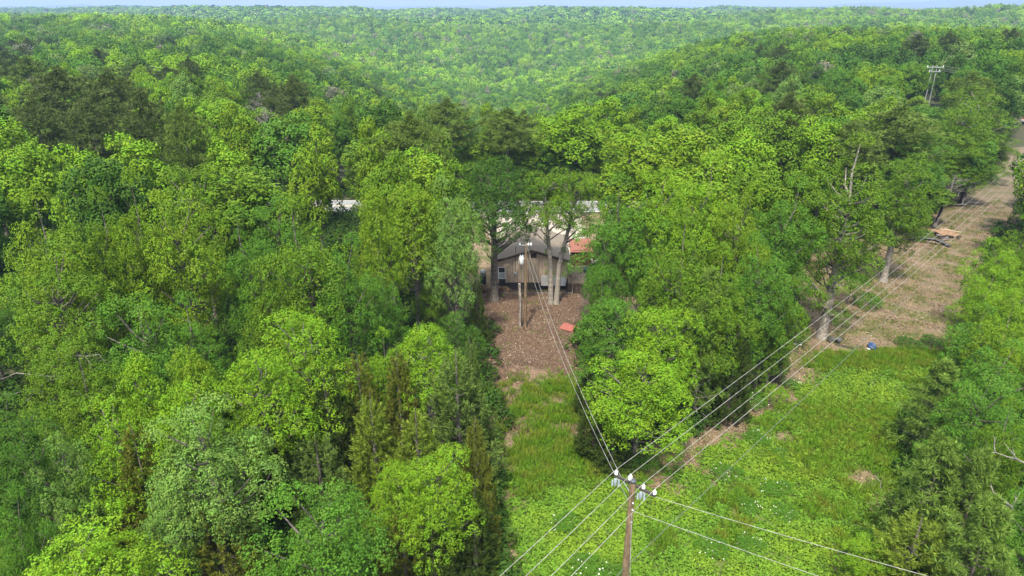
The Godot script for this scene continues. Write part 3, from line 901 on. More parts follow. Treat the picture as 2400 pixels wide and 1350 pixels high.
func build_poles():
	# the near pole of the line
	var foot := at(5.0, 0, 22.9)
	var o := thing("utility_pole", "near brown wooden pole with crossarm and white insulators at the bottom", "utility pole", foot)
	var st := begin()
	tube(st, [Vector3(0, -0.2, 0), Vector3(0, 6, 0), Vector3(0, 11.9, 0)], [0.19, 0.16, 0.125], 14)
	piece("pole", done(st), M.pole, o)
	piece("pole_cap", lathe([[0.0, 0.135], [0.09, 0.13], [0.12, 0.08], [0.12, 0.0]]), mat(lin(0.05, 0.06, 0.075), 0.5), o).position.y = 11.88
	var along := Vector3(71, 0, -77).normalized()
	var cross := Vector3(77, 0, 71).normalized()
	var b := Basis(cross, Vector3.UP, cross.cross(Vector3.UP))
	st = begin()
	var off := along * 0.17
	box(st, off + Vector3(0, 11.62, 0), Vector3(2.0, 0.12, 0.1), b, 0.012)
	var arm := piece("crossarm", done(st), M.arm, o)
	var ends := [-0.93, 0.42, 0.95]
	for e in ends:
		st = begin()
		insulator(st, Vector3.ZERO, 1.0)
		piece("insulator", done(st), M.porcelain, arm).position = off + cross * e + Vector3(0, 11.68, 0)
	st = begin()
	insulator(st, Vector3.ZERO, 1.2)
	piece("insulator", done(st), M.porcelain, o).position = along * -0.02 + cross * -0.12 + Vector3(0, 11.95, 0)
	for e in [-0.86, 0.40]:
		st = begin()
		tube(st, [Vector3(0, 0, 0), Vector3(0, -0.14, 0.02), Vector3(0, -0.34, 0)], [0.065, 0.08, 0.05], 10)
		tube(st, [Vector3(0.14, -0.02, 0), Vector3(0.15, -0.36, 0.05)], [0.045, 0.05], 8)
		tube(st, [Vector3(-0.13, -0.05, 0.02), Vector3(-0.13, -0.3, 0.06)], [0.04, 0.04], 8)
		piece("cutout_switch", done(st), M.glazegrey, o).position = off * 1.0 + cross * e + Vector3(0, 11.56, 0) - along * 0.14
	for e in [[-0.5, 11.1], [0.5, 11.1]]:
		st = begin()
		tube(st, [off * 0.9 + cross * e[0] * 1.2 + Vector3(0, 11.57, 0), Vector3(0, 11.0, 0) + off * 0.75], [0.02, 0.02], 5)
		piece("arm_brace", done(st), M.galv, o)
	for y in [10.9, 10.55, 9.9]:
		piece("bolt", boxmesh(Vector3(0.07, 0.05, 0.07), 0.01), M.porcelain, o).position = Vector3(0.05, y, 0.14)
	st = begin()
	tube(st, [Vector3(0.03, 10.3, 0.15), Vector3(0.12, 7, 0.5), Vector3(0.35, 0, 1.4)], [0.022, 0.014, 0.014], 5)
	piece("guy_wire", done(st), M.wire, o)
	# the long spans; far ends hang on a pole beyond the right edge of the picture, near ends beyond the bottom
	var far := at(108.0, 10.2, 134.0)
	var back := at(-34.0, 11.0, -19.5)
	var spans := [[-0.93, 11.95, "outermost of the four long cables, from the crossarm's left end"], [-0.12, 12.2, "long cable tied to the insulator on the near pole's top"], [0.42, 11.95, "long cable tied to the crossarm between pole top and right end"], [0.95, 11.95, "long cable tied to the right end of the crossarm"]]
	for s in spans:
		var w: float = s[0]
		var p: Vector3 = foot + cross * w + off + Vector3(0, s[1], 0)
		cable("power_cable", s[2] + ", running up the cut", p, far + cross * (w * 1.25) + Vector3(0, 0.3 if w > -0.5 and w < 0 else 0.0, 0), 1.5, 0.0105, M.wire, "cables running up the cut")
		cable("power_cable", s[2].replace("long cable", "cable").replace("four long cables", "four cables") + ", leaving below", p, back + cross * (w * 1.3), 1.2, 0.0105, M.wire, "cables leaving at the bottom")
	# house drop
	var hp := at(1.35, 0, 62.2)
	cable("service_cable", "upper one of two thin cables from near pole to the pole by the house", foot + cross * -0.62 + off + Vector3(0, 11.6, 0), hp + Vector3(0.1, 8.75, 0.1), 1.0, 0.0105, M.wire, "two cables down the dirt corridor")
	cable("service_cable", "lower one of two thin cables from near pole to the house's transformer", foot + Vector3(0, 10.6, -0.15), hp + Vector3(0.1, 7.6, 0.1), 1.25, 0.0105, M.wire, "two cables down the dirt corridor")
	# two to the lower right, and the dark one beneath
	cable("branch_cable", "thin cable from the crossarm to the lower right over the weeds", foot + cross * 0.7 + off + Vector3(0, 11.5, 0), at(28.0, 9.6, 15.2), 0.25, 0.0105, M.wire, "two cables to the lower right")
	cable("branch_cable", "lower thin cable from the pole shaft to the lower right over the weeds", foot + Vector3(0.12, 10.4, 0.05), at(28.0, 8.4, 13.6), 0.25, 0.0105, M.wire, "two cables to the lower right")
	cable("telephone_cable", "dark low cable crossing the green field from near pole to upper right", foot + Vector3(0.12, 7.35, -0.1), at(107.0, 7.2, 132.0), 1.0, 0.014, M.darkwire, "")
	cable("telephone_cable", "dark low cable leaving the near pole towards the bottom", foot + Vector3(-0.1, 7.3, 0.1), at(-34.0, 7.0, -19.5), 0.6, 0.014, M.darkwire, "")
	# the pole in the yard with its transformer
	o = thing("utility_pole", "brown wooden pole with a pale grey transformer in front of the tan house", "utility pole", hp)
	st = begin()
	tube(st, [Vector3(0, -0.2, 0), Vector3(0, 9.05, 0)], [0.16, 0.115], 12)
	piece("pole", done(st), M.pole, o)
	st = begin()
	tube(st, [Vector3(-0.6, 8.85, 0.1), Vector3(0.5, 8.93, 0.1)], [0.025, 0.025], 6)
	piece("crossarm", done(st), M.galv, o)
	for x in [-0.58, 0.24, 0.48]:
		st = begin()
		insulator(st, Vector3.ZERO, 1.2)
		piece("insulator", done(st), M.porcelain if x > -0.5 and x < 0.5 else M.glazegrey, o).position = Vector3(x, 8.88, 0.1)
	var tr := thing_part("transformer", o, Vector3(-0.42, 6.9, 0.0))
	piece("tank", lathe([[0.0, 0.2], [0.03, 0.22], [0.72, 0.22], [0.76, 0.18], [0.8, 0.0]], 20), M.ceramic_white, tr)
	for e in [[-0.1, 0.1], [0.12, 0.05]]:
		st = begin(); insulator(st, Vector3.ZERO, 1.0)
		piece("bushing", done(st), M.glazegrey, tr).position = Vector3(e[0], 0.78, e[1])
	for k in 4:
		piece("lug", boxmesh(Vector3(0.07, 0.1, 0.07), 0.01), M.galv, tr).position = Vector3(-0.29 if k < 2 else 0.2, 0.2 + 0.32 * (k % 2), 0.18)
	piece("bracket", boxmesh(Vector3(0.2, 0.06, 0.1)), M.galv, tr).position = Vector3(0.3, 0.55, 0)
	# the cut-off grey pole next to it
	o = thing("pole_stub", "pale weathered cut-off pole left of the transformer pole", "pole", at(0.85, 0, 62.4))
	st = begin()
	tube(st, [Vector3(0, -0.1, 0), Vector3(0.02, 2.4, 0), Vector3(-0.12, 4.75, 0)], [0.17, 0.15, 0.13], 10)
	piece("shaft", done(st), M.greypole, o)
	st = begin()
	tube(st, [Vector3(0.1, 0, 0.14), Vector3(0.12, 3.0, 0.12)], [0.05, 0.03], 5)
	piece("dark_split", done(st), M.char, o)
	# twin-pole structure far up the line
	o = thing("twin_pole_structure", "far twin-pole frame with stacked crossarms rising out of the trees", "power line frame", at(104.0, hgt(104.0, 175), 175))
	for s in [-0.6, 0.6]:
		st = begin(); tube(st, [Vector3(s, 0, 0), Vector3(s * 0.9, 14.6, 0)], [0.15, 0.11], 8)
		piece("pole", done(st), M.galv, o)
	for y in [13.2, 14.2]:
		piece("crossarm", boxmesh(Vector3(3.2 if y < 14 else 4.2, 0.16, 0.14)), M.galv, o).position = Vector3(0, y, 0.2)
	for s in [-1.9, -1.2, 1.2, 1.9]:
		st = begin(); insulator(st, Vector3.ZERO, 1.7)
		piece("insulator", done(st), M.porcelain, o).position = Vector3(s, 14.28 if absf(s) > 1.5 else 13.28, 0.2)
	var k2 := 0
	for s in [-1.9, 1.2, 1.9]:
		var q := Vector3(104.0 + s, hgt(104.0, 175) + (14.6 if absf(s) > 1.5 else 13.6), -174.8)
		cable("far_cable", ["left", "middle", "right"][k2] + " thin cable dropping from the far twin-pole frame to the right", q, q + Vector3(34, -4.0, 26.0), 0.8, 0.02, M.wire, "cables of the twin-pole frame")
		k2 += 1

# ------------------------------------------------------------------ the trees that can be told apart

func h(kind: String, tone: String, x: float, d: float, height: float, r: float, label: String):
	var near := d < 64.0
	var kd := kind
	var called := "broadleaf_tree"
	var tn := tone
	var turn := int(absf(x * 7.3 + d * 3.1))
	match kind:
		"round": kd = ("round%d" % (turn % 3)) if near else ("oak%d" % (turn % 4))
		"tall": kd = "tall%d" % (turn % 2)
		"feather": kd = "feather%d" % (turn % 2)
		"cedar":
			kd = "cedar%d" % (turn % 3); called = "cedar_tree"; tn = "cedar_" + tone
		"pine", "pinepole":
			kd = ("soft%d" if tone == "soft" else "pine%d") % (turn % 2); called = "pine_tree"; tn = "pine_" + tone
		"houseoak", "trunked", "twin", "sparse", "dogwood": kd = kind + "0"
		"column": kd = "column%d" % (1 if d > 66.0 else 0)
		"dead", "burnt", "deadcedar":
			kd = "deadcedar0" if kind == "deadcedar" else "dead0"; called = "dead_tree"
	var o := grow(called, kd, tn, x, d, height, r, label)
	spots.append([x, d, r, label])
	if kind == "burnt":
		o.rotation = Vector3(0.05, 0.6, -0.22)
		var st := begin()
		tube(st, [Vector3(0, -0.1, 0), Vector3(0.05, 1.5, 0), Vector3(0.1, 3.2, 0)], [0.24, 0.19, 0.15], 7)
		piece("charred_foot", done(st), M.char, o)
	if kind == "trunked":
		o.rotation.y = 0.0
		var st := begin()
		for e in [[6.6, -3.6, 0.9, 1.2], [5.2, -3.3, -1.6, 1.6], [8.2, 2.4, 0.8, 1.4], [4.2, -2.6, -0.4, 2.0]]:
			var p0 := Vector3(0, e[0], 0.1)
			var p1 := Vector3(e[1] * 0.45, e[0] + 0.35, e[3] * 0.6)
			var p2 := Vector3(e[1], e[0] + e[2], e[3])
			tube(st, [p0, p1, p2], [0.1, 0.075, 0.03], 5)
			twigs(st, p1, Vector3(e[1] * 0.3, -0.7, e[3] * 0.5), 0.04, 2, 0.3)
			twigs(st, p2, Vector3(e[1] * 0.25, -0.3, 0.4), 0.028, 1, 0.3)
		piece("dead_limb", done(st), M.dead, o)
	if kind == "pinepole":
		var st := begin()
		for k in 14:
			var a := k * 2.4
			var y := 0.8 + k * 0.24
			tube(st, [Vector3(0, y, 0), Vector3(cos(a) * 0.8, y + 0.15, sin(a) * 0.8), Vector3(cos(a) * 1.3, y - 0.05, sin(a) * 1.3)], [0.03, 0.02, 0.008], 3)
		piece("dead_limb", done(st), M.dead, o)
		o.get_child(0).material_override = M.bark_pale

func plant_heroes():
	h("feather", "lime", -18.1, 21.7, 11.0, 3.70, "feathery bright yellow-green tree filling the bottom left corner")
	h("round", "fresh", -8.5, 23.8, 11.5, 3.01, "big round clear green tree at the bottom edge, nearest left of the grass strip")
	h("round", "fresh", -21.9, 23.8, 10.5, 1.30, "small bluish green tree cut by the left edge near the bottom")
	h("pine", "soft", 22.7, 25.6, 8.5, 2.01, "soft blurred pine in the bottom right corner")
	h("feather", "pale", -16.9, 26.7, 9.5, 1.84, "narrow pale green young tree in front of the cauliflower-like tree")
	h("cedar", "olive", -15.1, 27.3, 7.5, 2.44, "yellow-tipped olive cedar between the two big bottom trees")
	h("cedar", "mid", 20.9, 27.5, 6.5, 2.70, "broad feathery cedar at the bottom right of the field")
	h("cedar", "deep", -4.2, 28.0, 6.0, 1.87, "shadowy cedar at the bottom beside the strip")
	h("round", "lime", 19.4, 28.3, 4.0, 1.48, "bright lime bush tree at the field's bottom right")
	h("round", "pale", -15.5, 28.4, 12.5, 2.90, "rounded pale green tree with cauliflower-like tufts, low in the left half")
	h("cedar", "olive", -5.8, 28.4, 6.0, 1.67, "shadowy olive cedar right of the big round clear green tree")
	h("feather", "lime", -4.0, 28.6, 10.0, 2.30, "lime tree with pale stems by the lower grass strip")
	h("round", "pale", -22.8, 28.6, 10.5, 1.60, "pale light-tipped sapling in the shade left of the olive cedar")
	h("round", "deep", -24.3, 28.8, 11.0, 2.13, "dark green tree at the left edge above the bottom corner")
	h("cedar", "deep", -2.0, 29.1, 7.0, 1.46, "dark low cedar under the pale-stemmed lime tree")
	h("cedar", "olive", -19.5, 29.4, 11.0, 2.06, "tall dull olive cedar leaning on the cauliflower-like tree's left side")
	h("pine", "soft", 24.7, 29.4, 8.5, 1.67, "young soft pine under the dead limbs at right")
	h("feather", "lime", -6.1, 29.6, 8.5, 1.68, "drooping bright lime sapling left of the pale-stemmed tree")
	h("feather", "lime", -20.9, 30.4, 12.0, 2.53, "lime green layered tree left of the dull olive cedar")
	h("pine", "soft", 23.3, 30.6, 8.5, 2.18, "young pine with long soft needles right of the dead brush patch")
	h("feather", "lime", -17.5, 30.6, 13.0, 2.74, "bright lime tree with layered sprays behind the cauliflower-like tree")
	h("cedar", "olive", -2.0, 30.8, 10.5, 1.47, "brownish olive cedar on the edge of the grass strip")
	h("round", "mid", 27.9, 32.1, 9.5, 1.53, "shaded green tree at the right edge behind the dead limbs")
	h("tall", "lime", -20.2, 32.6, 13.5, 1.49, "slim lime tree rising above the layered lime sprays")
	h("cedar", "blue", -11.4, 33.0, 7.5, 2.34, "blue-green spreading cedar just above the big round clear green tree")
	h("cedar", "mid", -5.5, 33.0, 9.5, 2.59, "light green feathery cedar at the front of the thicket")
	h("round", "mid", -24.6, 33.7, 12.5, 2.38, "mid green tree left of the slim lime tree")
	h("cedar", "mid", -8.2, 33.8, 10.0, 2.32, "broad cedar with yellowish tips in the middle of the cedar thicket")
	h("cedar", "deep", -14.2, 34.2, 7.0, 1.52, "low dark cedar left of the blue-green spreading cedar")
	h("feather", "lime", -14.6, 34.2, 13.5, 2.86, "airy yellow-green tree with bare grey stems showing in its middle")
	h("tall", "yellow", -18.5, 34.2, 13.5, 1.55, "yellow-lime pointed tree right of the slim lime tree")
	h("cedar", "deep", -14.0, 34.3, 9.0, 1.75, "blackish cedar in the gap left of the cedar thicket")
	h("round", "fresh", 28.2, 34.8, 10.0, 2.50, "dense green tree at right above the dead limbs")
	h("feather", "mid", -27.3, 36.0, 13.0, 2.63, "flat-layered green tree at the left edge below the dark trunk")
	h("cedar", "deep", -11.6, 36.5, 10.5, 2.07, "dark blackish cedar under the airy yellow-green trees")
	h("cedar", "blue", -3.5, 37.5, 11.0, 2.77, "large grey-green cedar bulging over the strip's left edge")
	h("cedar", "olive", -9.8, 38.0, 10.5, 1.74, "dark olive cedar at the back left of the cedar thicket")
	h("feather", "lime", -13.2, 38.2, 14.0, 3.45, "tallest airy yellow-green tree of the lower left, above the grey-stemmed one")
	h("cedar", "olive", -7.4, 38.5, 10.5, 1.89, "dark olive cedar at the back right of the cedar thicket")
	h("cedar", "blue", -2.7, 38.6, 11.5, 1.21, "thin pointed cedar spire beside the large grey-green cedar")
	h("round", "fresh", -23.8, 39.0, 13.5, 3.33, "broad fresh green tree in the left middle, above the slim lime tree")
	h("cedar", "deep", 7.0, 39.4, 4.5, 1.60, "low dark cedar at the foot of the bright cluster")
	h("round", "fresh", -21.0, 39.6, 12.5, 2.45, "rounded fresh green tree joining the broad one on its right")
	h("round", "lime", 8.6, 39.7, 9.4, 3.50, "lower bright tree mass in front of the cluster by the cables")
	h("round", "fresh", 32.7, 39.8, 9.5, 2.67, "broad fresh tree in the right-hand thicket above the pines")
	h("round", "lime", -8.3, 40.1, 10.0, 1.54, "small lime tuft tree between the dark olive cedars")
	h("pine", "soft", 29.1, 40.2, 8.0, 2.15, "young soft pine at the green field's far right corner")
	h("feather", "lime", -5.6, 40.4, 12.0, 2.78, "lime tree between the cedar thicket and the small yard")
	h("cedar", "deep", 5.9, 40.8, 6.0, 1.62, "dark cedar at the corridor edge below the red metal sheet")
	h("trunked", "mid", -29.5, 40.9, 16.5, 3.38, "oak at the left whose dark trunk and crooked grey limbs show")
	h("feather", "lime", 10.4, 43.2, 11.8, 3.09, "bright lime-green tree at the front of the cluster by the cables")
	h("round", "yellow", 36.2, 44.5, 10.0, 2.15, "pale yellow-tipped tree in the right-hand thicket")
	h("pinepole", "soft", 14.1, 45.1, 10.6, 1.84, "pine with a bare pale trunk and dead stub limbs at the cluster's right edge")
	h("round", "yellow", -33.2, 45.2, 18.0, 3.21, "olive-yellow oak crown at the left edge")
	h("round", "fresh", -12.0, 45.5, 15.0, 2.40, "dark leafy oak squeezed between the large domed oak and the yellow-green group")
	h("feather", "fresh", 7.6, 45.5, 11.5, 2.93, "soft light green tree with slanting stems by the corridor")
	h("cedar", "deep", 16.9, 45.6, 9.0, 1.89, "dark cedar right of the soft-needled pine")
	h("round", "mid", -17.8, 45.7, 13.0, 2.30, "lower bulge oak at the foot of the large domed oak")
	h("round", "fresh", 35.6, 46.0, 9.0, 2.38, "fresh green tree bordering the open yard in the right-hand thicket")
	h("cedar", "deep", 6.2, 46.1, 7.0, 1.29, "dark cedar wall tree next to the red metal sheet")
	h("round", "mid", 15.4, 46.1, 13.5, 2.77, "low-branching oak at the front of the big right-hand group")
	h("pine", "soft", 14.6, 46.6, 12.0, 2.20, "soft-needled pine behind the bright cluster, right side")
	h("round", "mid", -14.9, 47.0, 17.0, 3.58, "large domed oak with light tufts standing left of the lone yellow-green group")
	h("round", "mid", 17.4, 47.3, 10.0, 1.78, "green sapling tree behind the dead bare cedar")
	h("round", "fresh", 7.1, 47.4, 11.5, 1.60, "leafy dark tree between the red metal sheet and the deck")
	h("round", "mid", -30.8, 48.3, 17.0, 2.34, "green oak below the yellowish pair")
	h("round", "fresh", 19.2, 48.5, 14.0, 2.72, "dark fresh oak under the flat-sprayed one")
	h("deadcedar", "grey", 18.2, 48.9, 5.0, 1.96, "dead bare cedar with feathery grey twigs beside the pine trunk")
	h("round", "mid", 21.2, 49.2, 11.0, 1.99, "small oak at the edge of the open yard behind the long cables")
	h("round", "mid", 20.4, 49.4, 8.0, 1.87, "small tree at the corner of the open yard near the black trash")
	h("round", "yellow", -25.3, 49.5, 18.0, 3.48, "wide yellowish oak in the left middle with a rounded shoulder")
	h("round", "yellow", -28.5, 49.5, 18.0, 2.37, "yellowish oak joining the wide one on its left")
	h("round", "lime", 40.2, 49.6, 10.5, 2.18, "lime tree cut by the right edge")
	h("round", "mid", 13.5, 49.6, 15.0, 3.08, "green oak below the lime-topped broad oak")
	h("round", "fresh", -20.9, 50.2, 15.5, 2.45, "fresh green small-crowned tree below the wide yellowish oak")
	h("round", "fresh", -10.7, 51.3, 10.0, 1.90, "small round bright tree in front of the trees left of the house")
	h("round", "lime", 40.9, 53.5, 9.5, 2.34, "second lime tree down the right-hand thicket")
	h("tall", "yellow", -11.0, 53.7, 17.5, 1.92, "yellow-green narrow tree, left one of the group left of the house")
	h("round", "fresh", -19.7, 54.7, 16.0, 2.99, "fresh rounded tree behind the large domed oak")
	h("round", "fresh", 8.3, 55.6, 13.0, 1.73, "lower lobe oak hugging the deck beside the large fresh green oak")
	h("round", "yellow", 19.6, 56.4, 16.5, 2.88, "yellow-lime oak bulging to the right in the big group")
	h("cedar", "deep", -3.2, 56.7, 8.2, 1.18, "narrow dark cedar column at the yard corner left of the big trunk")
	h("round", "fresh", 12.5, 57.1, 13.5, 2.79, "dark fresh oak on the right shoulder of the deck oak")
	h("round", "pale", -5.1, 57.2, 16.5, 2.74, "greyish pale new-leafed tree, right one of the group left of the house")
	h("round", "fresh", 24.0, 57.7, 16.0, 3.32, "flat-sprayed fresh oak reaching towards the open yard")
	h("round", "fresh", 9.3, 58.5, 16.0, 3.74, "large fresh green oak overhanging the deck right of the house")
	h("round", "lime", 12.8, 58.5, 17.5, 3.15, "lime-topped oak right of the deck oak")
	h("round", "lime", 16.8, 58.5, 17.5, 3.52, "lime-topped broad oak in the middle of the big right-hand group")
	h("tall", "yellow", -8.9, 58.9, 17.5, 2.79, "yellow-green tall tree, top of the group left of the house")
	h("round", "mid", -7.8, 59.5, 7.0, 1.81, "low bush-like tree in the shade left of the narrow cedar column")
	h("column", "mid", 30.5, 59.9, 18.9, 3.36, "tall oak leafy down its trunk, nearest to the black trash")
	h("round", "lime", 46.1, 60.6, 10.0, 2.60, "small lime tree at the top of the right-hand thicket")
	h("sparse", "pale", -6.6, 61.5, 8.0, 2.67, "thin half-bare tree with spotty leaves left of the house")
	h("round", "mid", -30.1, 62.7, 17.0, 3.76, "oak left of the broad grey-limbed oak")
	h("round", "mid", 49.3, 62.8, 11.0, 2.26, "green tree at the right edge above the lime thicket")
	h("round", "mid", -12.1, 64.2, 17.5, 2.62, "oak behind the yellow-green narrow tree")
	h("round", "mid", 23.4, 64.2, 17.5, 3.43, "green oak at the back of the big right-hand group")
	h("round", "mid", 27.8, 64.2, 17.5, 2.42, "green oak behind the tall leafy column tree")
	h("round", "mid", -6.1, 64.7, 17.0, 2.65, "dark-topped oak just behind the pale new-leafed tree")
	h("round", "mid", -27.1, 65.7, 17.0, 4.96, "broad oak above with greyish inner limbs")
	h("round", "yellow", -10.1, 67.4, 17.5, 4.43, "wide light oak behind the yellow-green tall group")
	h("dogwood", "fresh", 36.8, 68.2, 4.0, 1.87, "small flat-topped dogwood in the open yard")
	h("twin", "mid", 4.5, 68.2, 15.3, 3.51, "sparse twin-trunked oak in front of the house's right end")
	h("houseoak", "deep", -1.9, 69.1, 16.7, 5.09, "dark oak with a thick bare trunk at the house's left corner")
	h("round", "lime", -45.6, 71.0, 17.5, 3.32, "lime oak at the foot of the leftmost pines")
	h("round", "lime", -41.7, 74.7, 18.0, 3.93, "lime-topped oak below the dark pine stand")
	h("column", "mid", 44.1, 74.8, 16.0, 3.29, "second tall oak leafy down its trunk, in the open yard")
	h("round", "lime", -54.5, 74.9, 17.5, 3.73, "lime oak at the left edge below the pines")
	h("round", "yellow", -22.9, 77.8, 17.5, 2.89, "yellow-green crown right of the big round bright tree")
	h("pine", "mid", -38.3, 80.3, 20.0, 2.45, "lighter pine right of the dark stand")
	h("round", "yellow", 14.0, 80.9, 17.0, 4.51, "yellow-green oak behind the deck oak")
	h("pine", "mid", -12.2, 82.4, 18.5, 3.80, "dark spreading pine near the middle, beyond the yellow-green crowns")
	h("round", "yellow", -16.0, 82.5, 18.0, 3.05, "yellow-green rounded crown beside a pine")
	h("round", "yellow", 21.4, 82.5, 18.0, 4.83, "wide yellow-green oak beyond the big right-hand group")
	h("pine", "dark", -45.8, 86.6, 20.5, 3.16, "dark pine, right one of the stand at the left")
	h("round", "mid", 29.8, 89.9, 18.0, 4.41, "mid green oak between the two wide oaks beyond the big group")
	h("pine", "mid", 44.7, 90.4, 16.3, 4.19, "lower round-crowned pine left of the grey-green one")
	h("pine", "dark", -55.2, 90.5, 19.0, 3.04, "shorter dark pine in front of the stand")
	h("round", "lime", 41.1, 92.0, 18.0, 3.94, "lime oak left of the round-crowned pines")
	h("round", "mid", 35.5, 92.0, 18.0, 4.23, "wide green oak beyond the big right-hand group")
	h("pine", "dark", -63.9, 92.8, 19.0, 3.39, "dark pine at the left end of the stand")
	h("round", "fresh", -30.4, 92.8, 18.0, 4.83, "big round bright green tree standing proud in front of the pines")
	h("column", "fresh", 56.1, 94.7, 14.5, 3.82, "leafy oak in the tree wall above the leaning dead tree")
	h("burnt", "grey", 62.6, 96.5, 8.4, 2.85, "leaning dead tree with a charred foot by the debris pile")
	h("pine", "mid", 55.0, 98.1, 17.2, 5.71, "round-crowned grey-green pine right of the big group")
	h("round", "mid", 60.7, 98.5, 8.0, 4.38, "oak over the burnt debris pile")
	h("pine", "dark", -60.1, 105.3, 21.5, 4.43, "dark pine, middle one of the stand at the left")
	h("dead", "grey", -37.9, 106.9, 17.0, 2.28, "bare grey dead tree left of the big round bright tree")
	h("column", "mid", 69.5, 108.6, 13.2, 5.04, "large oak on the line edge below the twin-pole structure")
	h("tall", "mid", 74.3, 108.8, 9.8, 3.52, "thin-trunked oak just above the debris pile")
	h("pine", "dark", -69.8, 109.1, 21.5, 4.91, "tall dark pine with a bare trunk, left one of the stand")
	h("round", "fresh", 74.4, 109.4, 10.4, 3.76, "green oak at the far side of the debris pile")
	h("column", "mid", 73.6, 112.4, 17.0, 4.79, "leafy oak in the tree wall left of the tall dark-trunked oak")
	h("round", "lime", 9.9, 113.0, 16.0, 5.29, "lime oak beyond the house lot")
	h("pine", "mid", -10.6, 113.0, 16.5, 3.87, "round-headed dark pine above the middle")
	h("pine", "mid", -0.7, 113.0, 15.0, 4.21, "round-headed dark pine beyond the house oaks")
	h("column", "mid", 83.0, 122.4, 18.0, 5.18, "tall dark-trunked oak at the right end of the cut")
	h("column", "mid", 88.1, 123.6, 9.0, 3.08, "short leafy tree ending the tree wall at the cables")
	# the screen of trees on the far side of the road
	h("round", "mid", 1.5, 116.0, 12.0, 3.8, "green tree on the far roadside straight behind the twin trunks")
	h("round", "fresh", 8.0, 115.5, 11.0, 3.9, "fresh green tree on the far roadside behind the deck")
	h("round", "yellow", 14.0, 116.5, 12.5, 4.0, "yellowish tree on the far roadside right of the gravel lot")
	h("round", "mid", -5.5, 115.0, 11.0, 3.8, "green tree on the far roadside behind the dark house oak")
	h("round", "lime", 20.5, 115.0, 12.0, 3.8, "lime tree on the far roadside at the lot's right end")

const MARKS := [["the tan house", 2.2, 76.0], ["the dark pine stand", -58.0, 95.0], ["the big round bright green tree", -30.4, 92.8], ["the large domed oak", -14.8, 47.7], ["the crooked-limbed oak", -29.5, 40.9],
	["the road sliver", -27.0, 105.0], ["the burnt debris pile", 61.8, 92.8], ["the twin-pole frame", 107.0, 175.0], ["the grey-green pine", 46.2, 82.4], ["the deck oak", 8.6, 58.5], ["the wide yellow-green oak", 21.3, 82.5],
	["the bare grey dead tree", -37.9, 106.9], ["the tall dark-trunked oak", 81.3, 118.8], ["the flat-topped dogwood", 36.8, 68.2], ["the young soft pines", 26.0, 33.0], ["the lime thicket", 42.0, 54.0], ["the grey-limbed broad oak", -27.0, 65.7],
	["the round-headed dark pine", -0.6, 122.0], ["the airy yellow-green trees", -13.2, 38.1], ["the cauliflower-like tree", -15.5, 28.4], ["the edge oak", -33.0, 45.0], ["the wide green oak", 35.5, 91.9]]
const NTH := ["first", "second", "third", "fourth", "fifth", "sixth", "seventh", "eighth", "ninth", "tenth", "eleventh", "twelfth"]

